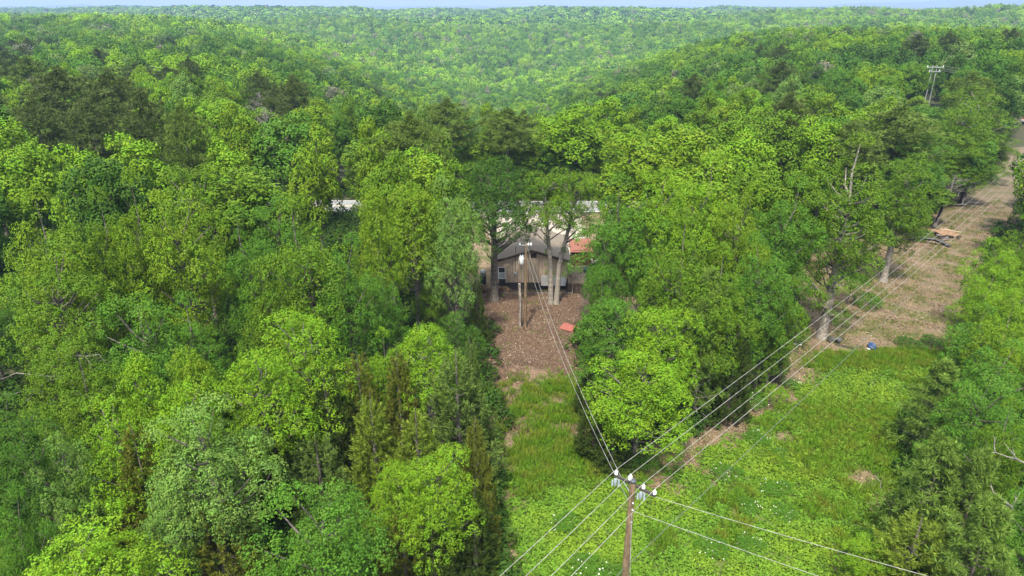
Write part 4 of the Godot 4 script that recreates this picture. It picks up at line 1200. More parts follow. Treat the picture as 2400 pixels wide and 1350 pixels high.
func plant_the_rest():
	var list := []
	var found := []
	# a loose grid of trees; thicker where the forest is closed
	for i in range(-40, 48):
		for j in range(2, 58):
			var x := i * 6.2 + rng.randf_range(-1.8, 1.8) + (3.1 if j % 2 else 0.0)
			var d := 14.0 + j * 5.8 + rng.randf_range(-1.8, 1.8)
			if absf(x) > d * 0.80 + 14.0 or d > 310.0: continue
			var pt := Vector2(x, d)
			var small := d < 62.0
			var r := rng.randf_range(1.6, 2.4) if small else rng.randf_range(2.9, 4.6)
			if inside(pt, p_clear) or edge_gap(pt, p_clear) < r * (0.85 if d < 140.0 else 0.4): continue
			if absf(x - d * 0.594) < 4.0 and d > 158.0 and d < 195.0: continue
			if inside(pt, p_lot) or inside(pt, p_gap) or absf(d - road_d(x)) < 5.5 and x > -60.0 and x < 30.0: continue
			if x > -8.0 and x < 20.0 and d > 60.0 and d < 106.0: continue
			if d < 104.0 and absf(x + 0.26 * d) < r + 0.8 and 30.0 - 0.2857 * d < 17.0: continue
			if d > 32.0 and d < 42.0 and absf(x + 0.721 * d) < 2.4: continue
			var ok := true
			for s in spots:
				var q := Vector2(x - s[0], d - s[1]).length()
				if q < (r + s[2]) * (0.72 if s[1] < 62.0 else 0.80):
					ok = false; break
			if not ok: continue
			spots.append([x, d, r, ""])
			found.append([d, x, r])
	found.sort_custom(func(a, b): return a[0] < b[0])
	var used := {}
	var kept := 0
	for f in found:
		var d: float = f[0]; var x: float = f[1]; var r: float = f[2]
		var small := d < 62.0
		var hh := rng.randf_range(5.5, 8.5) if small else rng.randf_range(15.0, 18.4)
		if d > 62.0 and d < 104.0 and x > -34.0 and x < 24.0: hh = minf(hh, 16.0)
		if absf(x - d * 0.594) < 7.0 and d > 112.0 and d < 160.0: hh = 12.0 - (d - 112.0) * 0.02
		var roll_ := rng.randf()
		var kind := "oak"; var tone := "mid"; var word := "mid green"
		if small:
			if x < 0 and rng.randf() < 0.35: kind = "cedar"; tone = "cedar_deep"; word = "dark"
			else:
				kind = "small"
				var pick: Array = [["mid", "mid green"], ["fresh", "fresh green"], ["deep", "shaded dark green"]][rng.randi() % 3]
				tone = pick[0]; word = pick[1]
		elif roll_ < 0.055:
			kind = "pine"; tone = "pine_dark" if rng.randf() < 0.6 else "pine_mid"; word = "dark" if tone == "pine_dark" else "grey-green"
		elif roll_ < 0.075:
			kind = "dead"; word = "bare grey"
		else:
			var n := grain.get_noise_2d(x * 0.2, d * 0.2) + rng.randf_range(-0.45, 0.45)
			var pick: Array = ["mid", "mid green"]
			if n > 0.36: pick = ["lime", "lime green"]
			elif n > 0.16: pick = ["yellow", "yellow-green"]
			elif n < -0.38: pick = ["deep", "dark green"]
			elif n < -0.12: pick = ["fresh", "fresh green"]
			elif rng.randf() < 0.12: pick = ["pale", "pale green"]
			tone = pick[0]; word = pick[1]
		if kept >= 215 or d > 175.0:
			leftover.append([x, d, hh, r, tone, kind])
			continue
		kept += 1
		# name the tree by the landmark it stands nearest to
		var best := 1e9; var mk: Array = MARKS[0]
		for m in MARKS:
			var q := Vector2(x - m[1], d - m[2]).length()
			if q < best: best = q; mk = m
		var along: float = d - mk[2]; var side: float = x - d * mk[1] / mk[2]
		var rel := "behind" if along > absf(side) else ("in front of" if -along > absf(side) else ("left of" if side < 0 else "right of"))
		var species: String = {"oak": "oak", "pine": "pine", "dead": "dead tree", "cedar": "cedar", "small": "young tree"}[kind]
		var key: String = word + species + rel + mk[0]
		used[key] = used.get(key, 0) + 1
		var nth: int = used[key]
		var label := "%s %s %s %s" % [word, species, rel, mk[0]]
		if nth > 1: label = "%s %s %s %s, %s one back" % [word, species, rel, mk[0], NTH[mini(nth - 1, 11)]]
		var called: String = {"oak": "broadleaf_tree", "pine": "pine_tree", "dead": "dead_tree", "cedar": "cedar_tree", "small": "broadleaf_tree"}[kind]
		var proto_name: String = {"oak": "oak%d", "pine": "pine%d", "dead": "dead0", "cedar": "cedar%d", "small": "round%d"}[kind]
		if proto_name.contains("%"): proto_name = proto_name % (rng.randi() % {"oak": 4, "pine": 2, "cedar": 3, "small": 3}[kind])
		grow(called, proto_name, tone, x, d, hh + (2.5 if kind == "pine" else 0.0), r, label, "trees of the closed wood")
	build_forest()

# ------------------------------------------------------------------ the far wood, one mass

func scatter(parent: Node, called: String, mesh: Mesh, m: Material, where: Array, tint: Array):
	if where.is_empty(): return
	var mm := MultiMesh.new()
	mm.transform_format = MultiMesh.TRANSFORM_3D
	mm.use_colors = true
	mm.mesh = mesh
	mm.instance_count = where.size()
	for i in where.size():
		mm.set_instance_transform(i, where[i])
		mm.set_instance_color(i, tint[i])
	var o := MultiMeshInstance3D.new()
	o.name = called
	o.multimesh = mm
	o.material_override = m
	parent.add_child(o, true)
	o.set_meta("kind", "stuff")

func wood_tint(x: float, d: float) -> Color:
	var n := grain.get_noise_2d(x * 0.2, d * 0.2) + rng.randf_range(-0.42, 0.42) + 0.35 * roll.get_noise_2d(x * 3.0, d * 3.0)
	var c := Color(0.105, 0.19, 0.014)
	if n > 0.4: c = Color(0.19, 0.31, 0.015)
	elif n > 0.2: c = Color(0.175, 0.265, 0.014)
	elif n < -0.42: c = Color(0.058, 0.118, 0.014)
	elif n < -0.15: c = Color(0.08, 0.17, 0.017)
	if rng.randf() < 0.06: c = Color(0.15, 0.21, 0.06)
	if rng.randf() < 0.03: c = Color(0.17, 0.16, 0.11)
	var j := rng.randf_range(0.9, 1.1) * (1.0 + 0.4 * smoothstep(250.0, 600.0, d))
	return Color(c.r * j, c.g * j, c.b * j)

func build_forest():
	var root := thing("forest", "unbroken broadleaf forest filling the valley and far ridges", "forest")
	root.set_meta("kind", "stuff")
	var far := []
	for i in 4:
		var q := broadleaf({"height": 17.0, "base": 4.5, "rad": 3.9, "nb": 24, "br": 0.36, "flat": 0.8, "nt": 5, "ts": 2.4, "tufts": tuft_mid, "lobes": 0.5, "wood": false})
		far.append(q.crown)
	var far2 := []
	for i in 3:
		var st := begin()
		bough_crown(st, tuft_mid, 17.0, 4.0, 4.4, 18, 5.0)
		far2.append(st.commit())
	var far3 := []
	for i in 3:
		var st := begin()
		bough_crown(st, tuft_big, 18.0, 5.0, 6.6, 16, 7.0)
		far3.append(st.commit())
	var cone := cedar(18.0, 3.0, 90, 2.8, 0.6)
	var sets := {}
	for f in leftover:
		var x: float = f[0]; var d: float = f[1]
		var sc := Vector3(f[3] / 3.8, f[2] / 17.0, f[3] / 3.8)
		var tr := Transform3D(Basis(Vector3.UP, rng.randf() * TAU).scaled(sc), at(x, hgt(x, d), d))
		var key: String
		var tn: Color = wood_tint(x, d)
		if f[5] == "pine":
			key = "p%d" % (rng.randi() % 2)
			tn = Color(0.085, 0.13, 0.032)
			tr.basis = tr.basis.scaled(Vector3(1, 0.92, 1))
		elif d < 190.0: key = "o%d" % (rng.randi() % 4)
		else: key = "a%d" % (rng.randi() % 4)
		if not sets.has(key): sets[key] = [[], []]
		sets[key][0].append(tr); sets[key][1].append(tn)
	# farther rings: x, d from a jittered grid whose cell grows with the distance
	for ring in [[310.0, 560.0, 6.9, "a", 4, 0.0], [560.0, 1150.0, 7.2, "b", 3, 0.0], [1150.0, 2750.0, 10.5, "c", 3, 0.0]]:
		var s: float = ring[2]
		var w: float = ring[1] * 0.80 + 20.0
		for i in range(int(-w / s), int(w / s) + 1):
			for j in range(int(ring[0] / s) - 1, int(ring[1] / s) + 1):
				var x := i * s + rng.randf_range(-0.42, 0.42) * s + (s * 0.5 if j % 2 else 0.0)
				var d := j * s + rng.randf_range(-0.42, 0.42) * s
				if d < ring[0] or d >= ring[1] or absf(x) > d * 0.79 + 18.0: continue
				if d < 420.0 and inside(Vector2(x, d), p_clear): continue
				var key: String = ring[3] + str(rng.randi() % ring[4])
				var hh := rng.randf_range(0.72, 1.2); var ww := rng.randf_range(0.66, 1.4)
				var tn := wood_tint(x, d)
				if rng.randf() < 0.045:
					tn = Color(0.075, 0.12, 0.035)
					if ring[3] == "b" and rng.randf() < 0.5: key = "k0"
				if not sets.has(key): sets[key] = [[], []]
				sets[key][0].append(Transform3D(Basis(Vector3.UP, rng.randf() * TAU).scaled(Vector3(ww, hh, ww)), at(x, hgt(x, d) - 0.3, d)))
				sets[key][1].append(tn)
	for key in sets:
		var mesh: Mesh
		var i := int(key.substr(1))
		match key[0]:
			"p": mesh = proto["pine%d" % i].crown
			"o": mesh = proto["oak%d" % i].crown
			"a": mesh = far[i]
			"b": mesh = far2[i]
			"c": mesh = far3[i]
			"k": mesh = cone.crown
		scatter(root, "canopy", mesh, M.any, sets[key][0], sets[key][1])
	print("forest ", sets.keys().map(func(k): return [k, sets[k][0].size()]))

func bough_crown(st: SurfaceTool, tufts: Array, H: float, base: float, R: float, n: int, ts: float):
	for k in n:
		var y := 1.0 - 1.45 * (k + 0.5) / n
		var a := k * 2.399963 + rng.randf()
		var s := sqrt(maxf(0.0, 1.0 - y * y))
		var f := rng.randf_range(0.6, 0.9)
		var p := Vector3(s * cos(a) * R * f, (H + base) / 2 + y * (H - base) / 2 * 0.82, s * sin(a) * R * f)
		st.append_from(tufts[rng.randi() % tufts.size()], 0, Transform3D(up_basis(Vector3(s * cos(a), y + 0.8, s * sin(a)), rng.randf() * TAU).scaled(Vector3.ONE * ts * rng.randf_range(0.8, 1.2)), p))

# ------------------------------------------------------------------ things lying about

func build_yard_things():
	# red metal sheet
	var st := begin()
	var rb := Basis(Vector3.UP, -0.55) * Basis(Vector3.RIGHT, 0.16)
	box(st, Vector3.ZERO, Vector3(1.7, 0.03, 1.15), rb)
	for k in 6:
		box(st, rb * Vector3(0, 0.03, -0.5 + k * 0.2), Vector3(1.7, 0.045, 0.05), rb, 0.01)
	solo("metal_sheet", done(st), worn(lin(0.38, 0.125, 0.1), 0.5, 0.7, 0.04, 0.6, 0.2), "faded red ribbed metal sheet lying by the dark cedars", "metal sheet", at(5.75, 0.22, 61.8))
	# blue bin lying in the yard
	var o := thing("crate", "blue plastic crate with a white corner at the edge of the green field", "crate", at(34.2, 0.05, 57.7))
	piece("tub", lathe([[0.0, 0.34], [0.36, 0.42], [0.38, 0.42], [0.37, 0.37], [0.04, 0.3], [0.04, 0.0]], 8), mat(lin(0.02, 0.055, 0.15), 0.5), o).rotation = Vector3(0.5, 0.3, 0)
	piece("white_lid", boxmesh(Vector3(0.35, 0.04, 0.25), 0.01), M.ceramic_white, o).transform = Transform3D(Basis(Vector3.UP, 0.4), Vector3(-0.3, 0.06, 0.32))
	# black trash with white lids
	o = thing("trash_bag", "slumped black bag with white rim beside the leafy-trunked oak", "trash bag", at(27.7, 0, 58.7))
	st = begin()
	tube(st, [Vector3(-0.5, 0.2, 0), Vector3(-0.2, 0.32, 0.05), Vector3(0.25, 0.3, 0), Vector3(0.55, 0.16, -0.1)], [0.18, 0.33, 0.3, 0.12], 9)
	piece("bag", done(st), mat(lin(0.015, 0.016, 0.018), 0.35), o)
	piece("white_rim", boxmesh(Vector3(0.75, 0.06, 0.16), 0.02), M.ceramic_white, o).transform = Transform3D(Basis(Vector3.UP, -0.4), Vector3(-0.25, 0.12, 0.42))
	piece("white_flap", boxmesh(Vector3(0.34, 0.05, 0.26), 0.02), M.ceramic_white, o).transform = Transform3D(Basis(Vector3.FORWARD, 0.3), Vector3(-0.3, 0.62, -0.1))
	o = thing("junk_pile", "dark grey junk pile with a fallen board near the long cables", "junk", at(31.4, 0, 58.9))
	st = begin()
	for k in 7:
		box(st, Vector3(rng.randf_range(-0.5, 0.5), 0.12 + rng.randf() * 0.2, rng.randf_range(-0.5, 0.3)), Vector3(rng.randf_range(0.3, 0.7), 0.12, rng.randf_range(0.2, 0.5)), Basis(dir_in(0.2), rng.randf() * 3.0), 0.03)
	piece("scrap", done(st), mat(lin(0.06, 0.06, 0.06), 0.7), o)
	piece("board", boxmesh(Vector3(1.7, 0.05, 0.2), 0.01), M.arm, o).transform = Transform3D(Basis(Vector3.UP, -0.5), Vector3(0.5, 0.06, 0.9))
	# the burnt debris pile
	var e := at(60.6, 0, 92.4)
	o = thing("debris_pile", "burnt debris pile of brown sheets and grey ash beside the cut", "debris pile", e)
	st = begin()
	for k in 26:
		var a := rng.randf() * TAU; var r := sqrt(rng.randf()) * 2.2
		box(st, Vector3(cos(a) * r * 1.6 - 1.0, 0.1 + 0.25 * (1 - r / 2.4), sin(a) * r), Vector3(rng.randf_range(0.4, 1.3), 0.1, rng.randf_range(0.3, 0.9)), Basis(Vector3.UP, rng.randf() * 3.0) * Basis(Vector3.RIGHT, rng.randf_range(-0.25, 0.25)), 0.03)
	piece("ash", done(st), worn(lin(0.24, 0.19, 0.185), 0.6, 0.5, 0.04, 0.95, 0.8), o)
	var brown := worn(lin(0.36, 0.22, 0.13), 0.4, 0.55, 0.04, 0.9, 0.3)
	for p in [[1.3, 0.5, -0.2, 2.6, 1.7, 0.35, 0.13], [0.2, 0.42, -0.9, 1.8, 1.2, -0.3, 0.08], [2.0, 0.35, 0.6, 1.5, 0.9, 0.6, 0.2]]:
		piece("scorched_sheet", boxmesh(Vector3(p[3], 0.05, p[4]), 0.01), brown, o).transform = Transform3D(Basis(Vector3.UP, p[5]) * Basis(Vector3(1, 0, 0.4).normalized(), p[6]), Vector3(p[0], p[1], p[2]))
	piece("pale_edge_board", boxmesh(Vector3(2.6, 0.08, 0.1), 0.01), worn(lin(0.6, 0.5, 0.36), 0.8, 0.8, 0.04, 0.9, 0.0), o).transform = Transform3D(Basis(Vector3.UP, -0.7), Vector3(2.1, 0.66, -0.35))
	for k in 9:
		var b := Basis(Vector3.UP, rng.randf() * 3.0) * Basis(Vector3.FORWARD, rng.randf_range(-0.2, 0.2))
		piece("charred_timber", boxmesh(Vector3(rng.randf_range(0.8, 1.9), 0.1, 0.12)), M.char, o).transform = Transform3D(b, Vector3(rng.randf_range(-3.0, 3.0), rng.randf_range(0.1, 0.45), rng.randf_range(-0.9, 1.6)))
	st = begin()
	tube(st, [Vector3(-1.6, 0.3, -1.2), Vector3(-0.4, 0.75, -0.2), Vector3(0.9, 0.7, 0.3), Vector3(1.9, 0.4, 0.8), Vector3(2.4, 0.12, 1.6)], [0.2, 0.22, 0.22, 0.21, 0.2], 9)
	solo("drain_pipe", done(st), mat(lin(0.012, 0.012, 0.014), 0.5), "curved black corrugated pipe lying before the burnt debris pile", "pipe", at(57.0, 0, 88.8))
	st = begin()
	for k in 20:
		var p := Vector3(rng.randf_range(-1.9, 1.5), rng.randf_range(0.05, 0.5), rng.randf_range(-0.8, 0.8))
		var vv := dir_in(-0.1); vv.y *= 0.35
		tube(st, [p - vv * 0.7, p + vv * 0.7], [0.05, 0.02], 4)
	solo("charred_brush", done(st), M.char, "heap of charred branches left of the black pipe", "brush heap", at(54.2, 0, 89.6))
	# dead grey limbs at the right edge
	limb([Vector3(0, 0, 0), Vector3(-0.5, 1.4, 0.3), Vector3(-1.7, 2.3, 0.2), Vector3(-2.5, 4.0, 0)], 0.11, "forked dead grey limb hanging in the right-hand trees", at(27.6, 3.6, 29.8))
	limb([Vector3(0, 0, 0), Vector3(-1.1, 0.35, 0.2), Vector3(-2.6, 0.85, 0)], 0.08, "long bleached limb poking out at the right edge above the forked one", at(28.8, 6.9, 30.6))
	# pale sticks and a stump in the field
	var sticks := [[25.2, 35.4, 0.9, "pale bent stick on the dead brush patch, left one"], [26.3, 35.2, 0.2, "pale straight stick on the dead brush patch, right one"], [25.0, 37.8, 1.3, "short pale stick at the top of the dead brush patch"], [19.4, 30.6, 1.2, "bleached fallen branch at the bottom of the weeds"], [7.8, 41.6, 0.4, "thin grey branch lying where the corridor meets the cedars"], [6.6, 47.0, 0.8, "grey twiggy branch at the dark cedar's foot"]]
	for s in sticks:
		st = begin()
		var l := 0.85
		tube(st, [Vector3(-l, 0.06, 0), Vector3(-l * 0.2, 0.14, 0.12), Vector3(l, 0.05, -0.05)], [0.045, 0.04, 0.015], 5)
		tube(st, [Vector3(0, 0.12, 0.1), Vector3(0.35, 0.2, 0.45)], [0.025, 0.01], 4)
		var m := solo("stick", done(st), M.dead, s[3], "stick", at(s[0], 0, s[1]))
		m.rotation.y = s[2]
	# shrubs
	var r := grow("shrub", "bush0", "fresh", 38.6, 67.6, 1.5, 1.6, "round green bush in the open yard beside the dogwood", "", 0.0) if false else null
	shrub("bush0", "fresh", 38.6, 67.4, 1.45, 1.55, "round green bush in the open yard beside the dogwood")
	shrub("bush1", "mid", 57.2, 91.0, 1.6, 1.5, "green bush left of the burnt debris pile")
	shrub("bush1", "lime", 21.2, 47.6, 1.8, 1.2, "light green sapling shrub below the dead bare cedar")
	shrub("bush0", "mid", 44.0, 60.2, 0.5, 1.0, "low green clump in the tan yard near the right-hand thicket")
	shrub("bush1", "deep", 38.4, 58.4, 0.7, 1.3, "dark low shrub on the field's upper edge right of the blue crate")
	shrub("bush1", "deep", 40.5, 58.6, 0.6, 1.2, "second dark low shrub on the field's upper edge")
	shrub("bush0", "deep", 8.9, 39.8, 1.3, 1.4, "dark shrub at the foot of the bright cluster")
	shrub("bush1", "fresh", 63.6, 85.6, 1.2, 1.2, "green bush in front of the burnt debris pile")
	var roses := [[3.2, 33.6, 0.9, "white-flowered bush in the middle of the grass strip"], [4.5, 29.6, 1.25, "largest white-flowered bush, left of the near pole's foot"], [5.8, 28.9, 1.0, "white-flowered bush right of the near pole's foot"], [20.0, 47.9, 1.3, "tall white-flowered bush by the cables at the cluster's edge"], [14.8, 38.7, 1.0, "white-flowered bush beside a bare patch under the cables"],
		[18.4, 42.8, 0.9, "white-flowered bush beside the dark low cable"], [17.5, 36.9, 1.0, "white-flowered bush in the middle of the weed field"], [15.4, 35.2, 0.8, "small white-flowered bush below the middle of the weed field"], [17.2, 34.5, 0.85, "white-flowered bush right of the small one in the weeds"], [14.3, 32.0, 0.8, "white-flowered bush under the upper lower-right cable"], [12.0, 31.3, 0.95, "white-flowered bush under the lower lower-right cable"], [24.0, 50.6, 0.8, "white-flowered bush near the field's upper left edge"], [-0.8, 29.9, 0.7, "white-flowered bush at the strip's bottom left corner"], [19.6, 41.0, 0.6, "faint white-flowered clump right of the dark low cable"]]
	for s in roses:
		rose(s[0], s[1], s[2], s[3])
	# scraps by the far right edge: a pale building and a parked pickup
	var bm := thing("roadside_building", "pale roadside building with a brown roof at the right edge", "building", at(203.0, hgt(203, 262) , 262.0))
	piece("wall", boxmesh(Vector3(12, 3.4, 9)), mat(lin(0.55, 0.5, 0.44), 0.9), bm).position.y = 1.7
	st = begin()
	box(st, Vector3(0, 4.1, 2.3), Vector3(13, 0.2, 5.4), Basis(Vector3.RIGHT, 0.32)); box(st, Vector3(0, 4.1, -2.3), Vector3(13, 0.2, 5.4), Basis(Vector3.RIGHT, -0.32))
	piece("roof", done(st), worn(lin(0.25, 0.2, 0.16), 0.3, 0.7), bm)
	for k in 3:
		piece("window", boxmesh(Vector3(1.2, 1.1, 0.1)), mat(lin(0.05, 0.06, 0.07), 0.1), bm).position = Vector3(-4 + k * 3.6, 1.9, 4.52)
	var pk := thing("pickup_truck", "red and white pickup truck parked at the right edge", "truck", at(126.4, hgt(126, 168), 168.0))
	pk.rotation.y = 0.35
	var redm := mat(lin(0.5, 0.05, 0.035), 0.35)
	piece("lower_body", boxmesh(Vector3(5.2, 0.65, 1.9), 0.12), M.ceramic_white, pk).position.y = 0.75
	piece("hood", boxmesh(Vector3(1.5, 0.4, 1.8), 0.12), redm, pk).position = Vector3(-1.8, 1.2, 0)
	piece("cab", boxmesh(Vector3(1.7, 0.85, 1.7), 0.2), redm, pk).position = Vector3(-0.2, 1.45, 0)
	piece("windscreen", boxmesh(Vector3(0.05, 0.5, 1.45)), mat(lin(0.03, 0.04, 0.05), 0.1), pk).position = Vector3(-1.05, 1.5, 0)
	piece("side_window", boxmesh(Vector3(1.2, 0.42, 0.05)), mat(lin(0.03, 0.04, 0.05), 0.1), pk).position = Vector3(-0.2, 1.55, 0.86)
	piece("bed", boxmesh(Vector3(1.9, 0.45, 1.8), 0.05), redm, pk).position = Vector3(1.6, 1.2, 0)
	for wx in [-1.7, 1.6]:
		for wz in [-0.85, 0.85]:
			var cy := CylinderMesh.new(); cy.top_radius = 0.38; cy.bottom_radius = 0.38; cy.height = 0.26; cy.radial_segments = 16
			var wl := piece("wheel", cy, mat(lin(0.02, 0.02, 0.02), 0.8), pk)
			wl.position = Vector3(wx, 0.38, wz); wl.rotation.x = PI / 2

func limb(pts: Array, r: float, label: String, pos: Vector3):
	var st := begin()
	var rr := []
	for k in pts.size(): rr.append(r * (1.0 - 0.8 * k / (pts.size() - 1.0)))
	tube(st, pts, rr, 6)
	for k in 5:
		var i := 1 + rng.randi() % (pts.size() - 1)
		twigs(st, pts[i], Vector3(rng.randf_range(-1.2, 0.3), rng.randf_range(0.0, 0.9), rng.randf_range(-0.4, 0.4)) * 0.8, r * 0.4, 1)
	solo("dead_limb", done(st), M.dead, label, "dead branch", pos)

func shrub(kind: String, tone: String, x: float, d: float, hh: float, r: float, label: String) -> Node3D:
	var o := thing("shrub", label, "shrub", at(x, hgt(x, d), d))
	o.rotation.y = rng.randf() * TAU
	var p: Dictionary = proto[kind]
	piece("foliage", p.crown, M[tone], o).scale = Vector3(r / p.rad, hh / p.height, r / p.rad)
	return o

var petals: ArrayMesh
func rose(x: float, d: float, r: float, label: String):
	var o := shrub("bush1", "fresh", x, d, r * 0.75, r, label)
	o.name = numbered("flowering_shrub")
	o.set_meta("group", "white-flowered bushes in the field")
	if petals == null:
		var items := []
		for k in 55:
			var a := rng.randf() * TAU
			var q := sqrt(rng.randf())
			if grain.get_noise_2d(cos(a) * q * 22.0, sin(a) * q * 22.0) < 0.08: continue
			var c := Vector3(cos(a) * q, 0.62 * (1.0 - 0.55 * q * q) + rng.randf() * 0.14, sin(a) * q)
			var nrm := (Vector3(0, 1, 0.3) + dir_in(-1.0) * 0.6).normalized()
			var al := nrm.cross(dir_in(-1.0)).normalized()
			items.append([c, al * 0.045, nrm.cross(al) * 0.045, Color(1, 1, 0.96)])
		petals = leaf_mesh(items)
	if not M.has("petal"):
		M.petal = leafmat(0.55, 0.58, 0.50)
	var m := piece("blossom", petals, M.petal, o)
	m.scale = Vector3.ONE * r
	m.rotation.y = rng.randf() * TAU

# ------------------------------------------------------------------ what covers the ground

func blades(n: int, hh: float, spread: float, w: float) -> ArrayMesh:
	var items := []
	for k in n:
		var a := rng.randf() * TAU
		var lean := Vector3(cos(a), rng.randf_range(1.2, 3.0), sin(a)).normalized()
		var p := Vector3(cos(a), 0, sin(a)) * rng.randf() * spread
		var ln := hh * rng.randf_range(0.6, 1.1) / 2
		var j := rng.randf_range(0.7, 1.0)
		items.append([p + lean * ln, lean * ln, lean.cross(dir_in(-1.0)).normalized() * w, Color(j, j, j * 0.9)])
	return leaf_mesh(items)

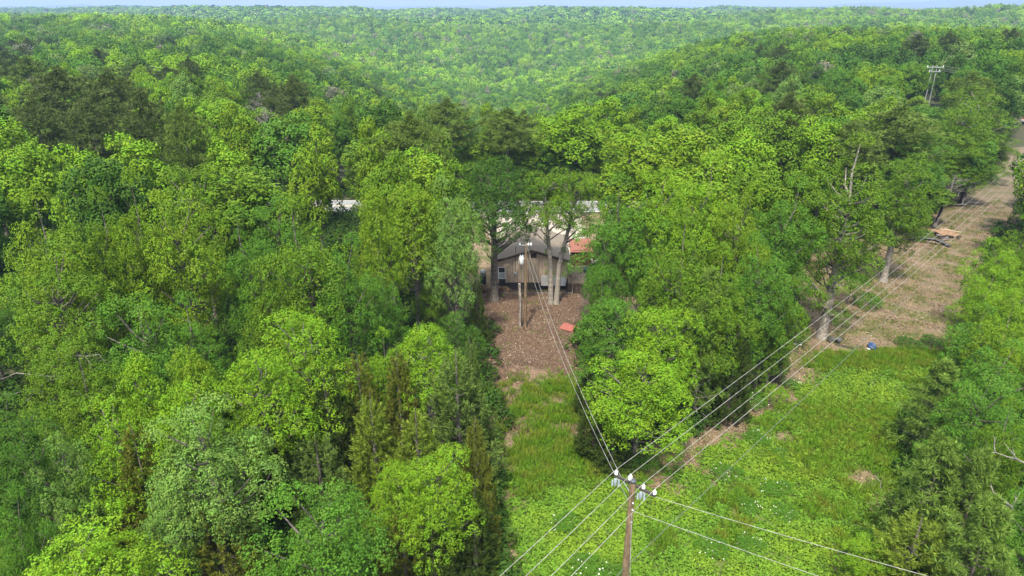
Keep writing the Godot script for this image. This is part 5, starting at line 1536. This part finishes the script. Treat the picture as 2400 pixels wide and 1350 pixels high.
func build_ground_cover():
	var weeds := []; var grass := []
	for i in 4:
		weeds.append(tuft(26, 0.30, 0.085, 0.042, Color(1, 1, 1)))
		grass.append(blades(22, 0.42, 0.28, 0.016))
	var W := [[], [], [], []]; var WT := [[], [], [], []]; var G := [[], [], [], []]; var GT := [[], [], [], []]
	for k in 52000:
		var x := rng.randf_range(-3.0, 46.0); var d := rng.randf_range(22.0, 58.5)
		if absf(x) > d * 0.8 + 6.0: continue
		var pt := Vector2(x + grain.get_noise_2d(x * 2.2, d * 2.2) * 1.6, d + grain.get_noise_2d(x * 2.2 + 300.0, d * 2.2) * 1.6)
		if not inside(pt, p_field): continue
		var b := bare_at(x, d)
		if rng.randf() < b * 1.05: continue
		if x < 8.5 and rng.randf() < smoothstep(43.0, 54.0, d + grain.get_noise_2d(x * 2.2, d * 2.2) * 11.0 + grain.get_noise_2d(x * 9.0 + 50.0, d * 9.0) * 6.0): continue
		var n := grain.get_noise_2d(x * 1.1 + 77.0, d * 1.1)
		var n2 := grain.get_noise_2d(x * 5.0 - 30.0, d * 5.0)
		var i := rng.randi() % 4
		# smooth grass along the corridor and across the top of the field, leafy weeds elsewhere
		var gw := maxf(smoothstep(36.0, 40.0, d) * (1.0 - smoothstep(6.0, 9.0, x)), maxf(smoothstep(52.0, 54.5, d), smoothstep(20.0, 23.0, x + n * 5.0) * (1.0 - smoothstep(46.0, 50.0, d)) * 0.75))
		if n < -0.28: gw = maxf(gw, 0.8)
		var c: Color
		if rng.randf() < gw:
			c = Color(0.10, 0.215, 0.014).lerp(Color(0.18, 0.21, 0.03), clampf(0.3 + n2, 0, 1))
			G[i].append(Transform3D(up_basis(Vector3(0.2, 1, 0.1) + dir_in(-1) * 0.15, rng.randf() * TAU).scaled(Vector3.ONE * rng.randf_range(0.8, 1.35)), at(x, hgt(x, d), d)))
			GT[i].append(c)
		else:
			if n2 < -0.42: continue
			c = Color(0.09, 0.195, 0.018).lerp(Color(0.135, 0.23, 0.018), clampf(0.45 + n * 1.6, 0, 1)).lerp(Color(0.07, 0.15, 0.014), clampf(-n2 * 1.8, 0, 1))
			var s := rng.randf_range(0.6, 1.15)
			W[i].append(Transform3D(up_basis(Vector3.UP + dir_in(-1) * 0.25, rng.randf() * TAU).scaled(Vector3(s, s * rng.randf_range(0.6, 1.3), s)), at(x, hgt(x, d) + 0.08, d)))
			WT[i].append(c)
	var root := thing("field_weeds", "yellow-green weeds and grass covering the field under the cables", "weeds")
	root.set_meta("kind", "stuff")
	for i in 4:
		scatter(root, "weed_patch", weeds[i], M.any, W[i], WT[i])
		scatter(root, "grass_patch", grass[i], M.any, G[i], GT[i])
	# thin grass in the tan yard and the corridor
	var A := []; var AT := []; var B := []; var BT := []
	for k in 60000:
		var d := rng.randf_range(46.0, 112.0)
		var x := rng.randf_range(-3.0, 86.0)
		var pt := Vector2(x, d)
		if not inside(pt, p_clear) or inside(pt, p_field): continue
		var n := grain.get_noise_2d(x * 2.2, d * 2.2)
		var n2 := grain.get_noise_2d(x * 6.0, d * 6.0)
		if n + n2 * 0.8 + rng.randf_range(-0.2, 0.2) < (0.16 if x > 9.0 else 0.42): continue
		A.append(Transform3D(up_basis(Vector3.UP + dir_in(-1) * 0.2, rng.randf() * TAU).scaled(Vector3.ONE * rng.randf_range(0.3, 0.75)), at(x, hgt(x, d) + 0.03, d)))
		AT.append(Color(0.08, 0.13, 0.018).lerp(Color(0.14, 0.15, 0.04), rng.randf()))
	root = thing("yard_grass", "thin patchy grass on the tan open yard", "grass")
	root.set_meta("kind", "stuff")
	scatter(root, "grass_patch", weeds[0], M.any, A, AT)
	# fallen leaves, twigs and pale chips on the bare ground
	var flake := []
	for k in 16:
		var p := Vector3(rng.randf_range(-0.6, 0.6), rng.randf_range(0.02, 0.05), rng.randf_range(-0.6, 0.6))
		var al := Vector3(rng.randf_range(-1, 1), rng.randf_range(-0.3, 0.3), rng.randf_range(-1, 1)).normalized()
		var j := rng.randf_range(0.35, 1.0)
		flake.append([p, al * 0.07, al.cross(Vector3(0, 1, 0.2)).normalized() * 0.05, Color(j, j, j)])
	var fm := leaf_mesh(flake)
	for k in 26000:
		var d := rng.randf_range(30.0, 110.0)
		var x := rng.randf_range(-3.0, 80.0)
		if rng.randf() < 0.4: x = rng.randf_range(-3.2, 8.5); d = rng.randf_range(44.0, 73.0)
		var pt := Vector2(x, d)
		if not inside(pt, p_clear): continue
		if inside(pt, p_field) and bare_at(x, d) < 0.4: continue
		B.append(Transform3D(Basis(Vector3.UP, rng.randf() * TAU), at(x, hgt(x, d) + 0.02, d)))
		var pick := rng.randf()
		var c := Color(0.20, 0.135, 0.095) if x < 9.5 else Color(0.36, 0.25, 0.16)
		if pick < 0.3: c = Color(0.12, 0.08, 0.058)
		elif pick > 0.975: c = Color(0.5, 0.43, 0.35)
		BT.append(c)
	root = thing("leaf_litter", "brown fallen leaves and twigs on the bare ground of the clearing", "leaf litter")
	root.set_meta("kind", "stuff")
	scatter(root, "litter", fm, M.any, B, BT)
	# low growth under the trees
	var U := [[], []]; var UT := [[], []]
	for k in 9000:
		var d := rng.randf_range(20.0, 125.0)
		var x := rng.randf_range(-1.0, 1.0) * (d * 0.8 + 8.0)
		var pt := Vector2(x, d)
		if inside(pt, p_clear) or inside(pt, p_lot) or absf(d - road_d(x)) < 4.5: continue
		if x > -9.0 and x < 15.0 and d > 62.0 and d < 105.0: continue
		var i := rng.randi() % 2
		var s := rng.randf_range(0.5, 1.15)
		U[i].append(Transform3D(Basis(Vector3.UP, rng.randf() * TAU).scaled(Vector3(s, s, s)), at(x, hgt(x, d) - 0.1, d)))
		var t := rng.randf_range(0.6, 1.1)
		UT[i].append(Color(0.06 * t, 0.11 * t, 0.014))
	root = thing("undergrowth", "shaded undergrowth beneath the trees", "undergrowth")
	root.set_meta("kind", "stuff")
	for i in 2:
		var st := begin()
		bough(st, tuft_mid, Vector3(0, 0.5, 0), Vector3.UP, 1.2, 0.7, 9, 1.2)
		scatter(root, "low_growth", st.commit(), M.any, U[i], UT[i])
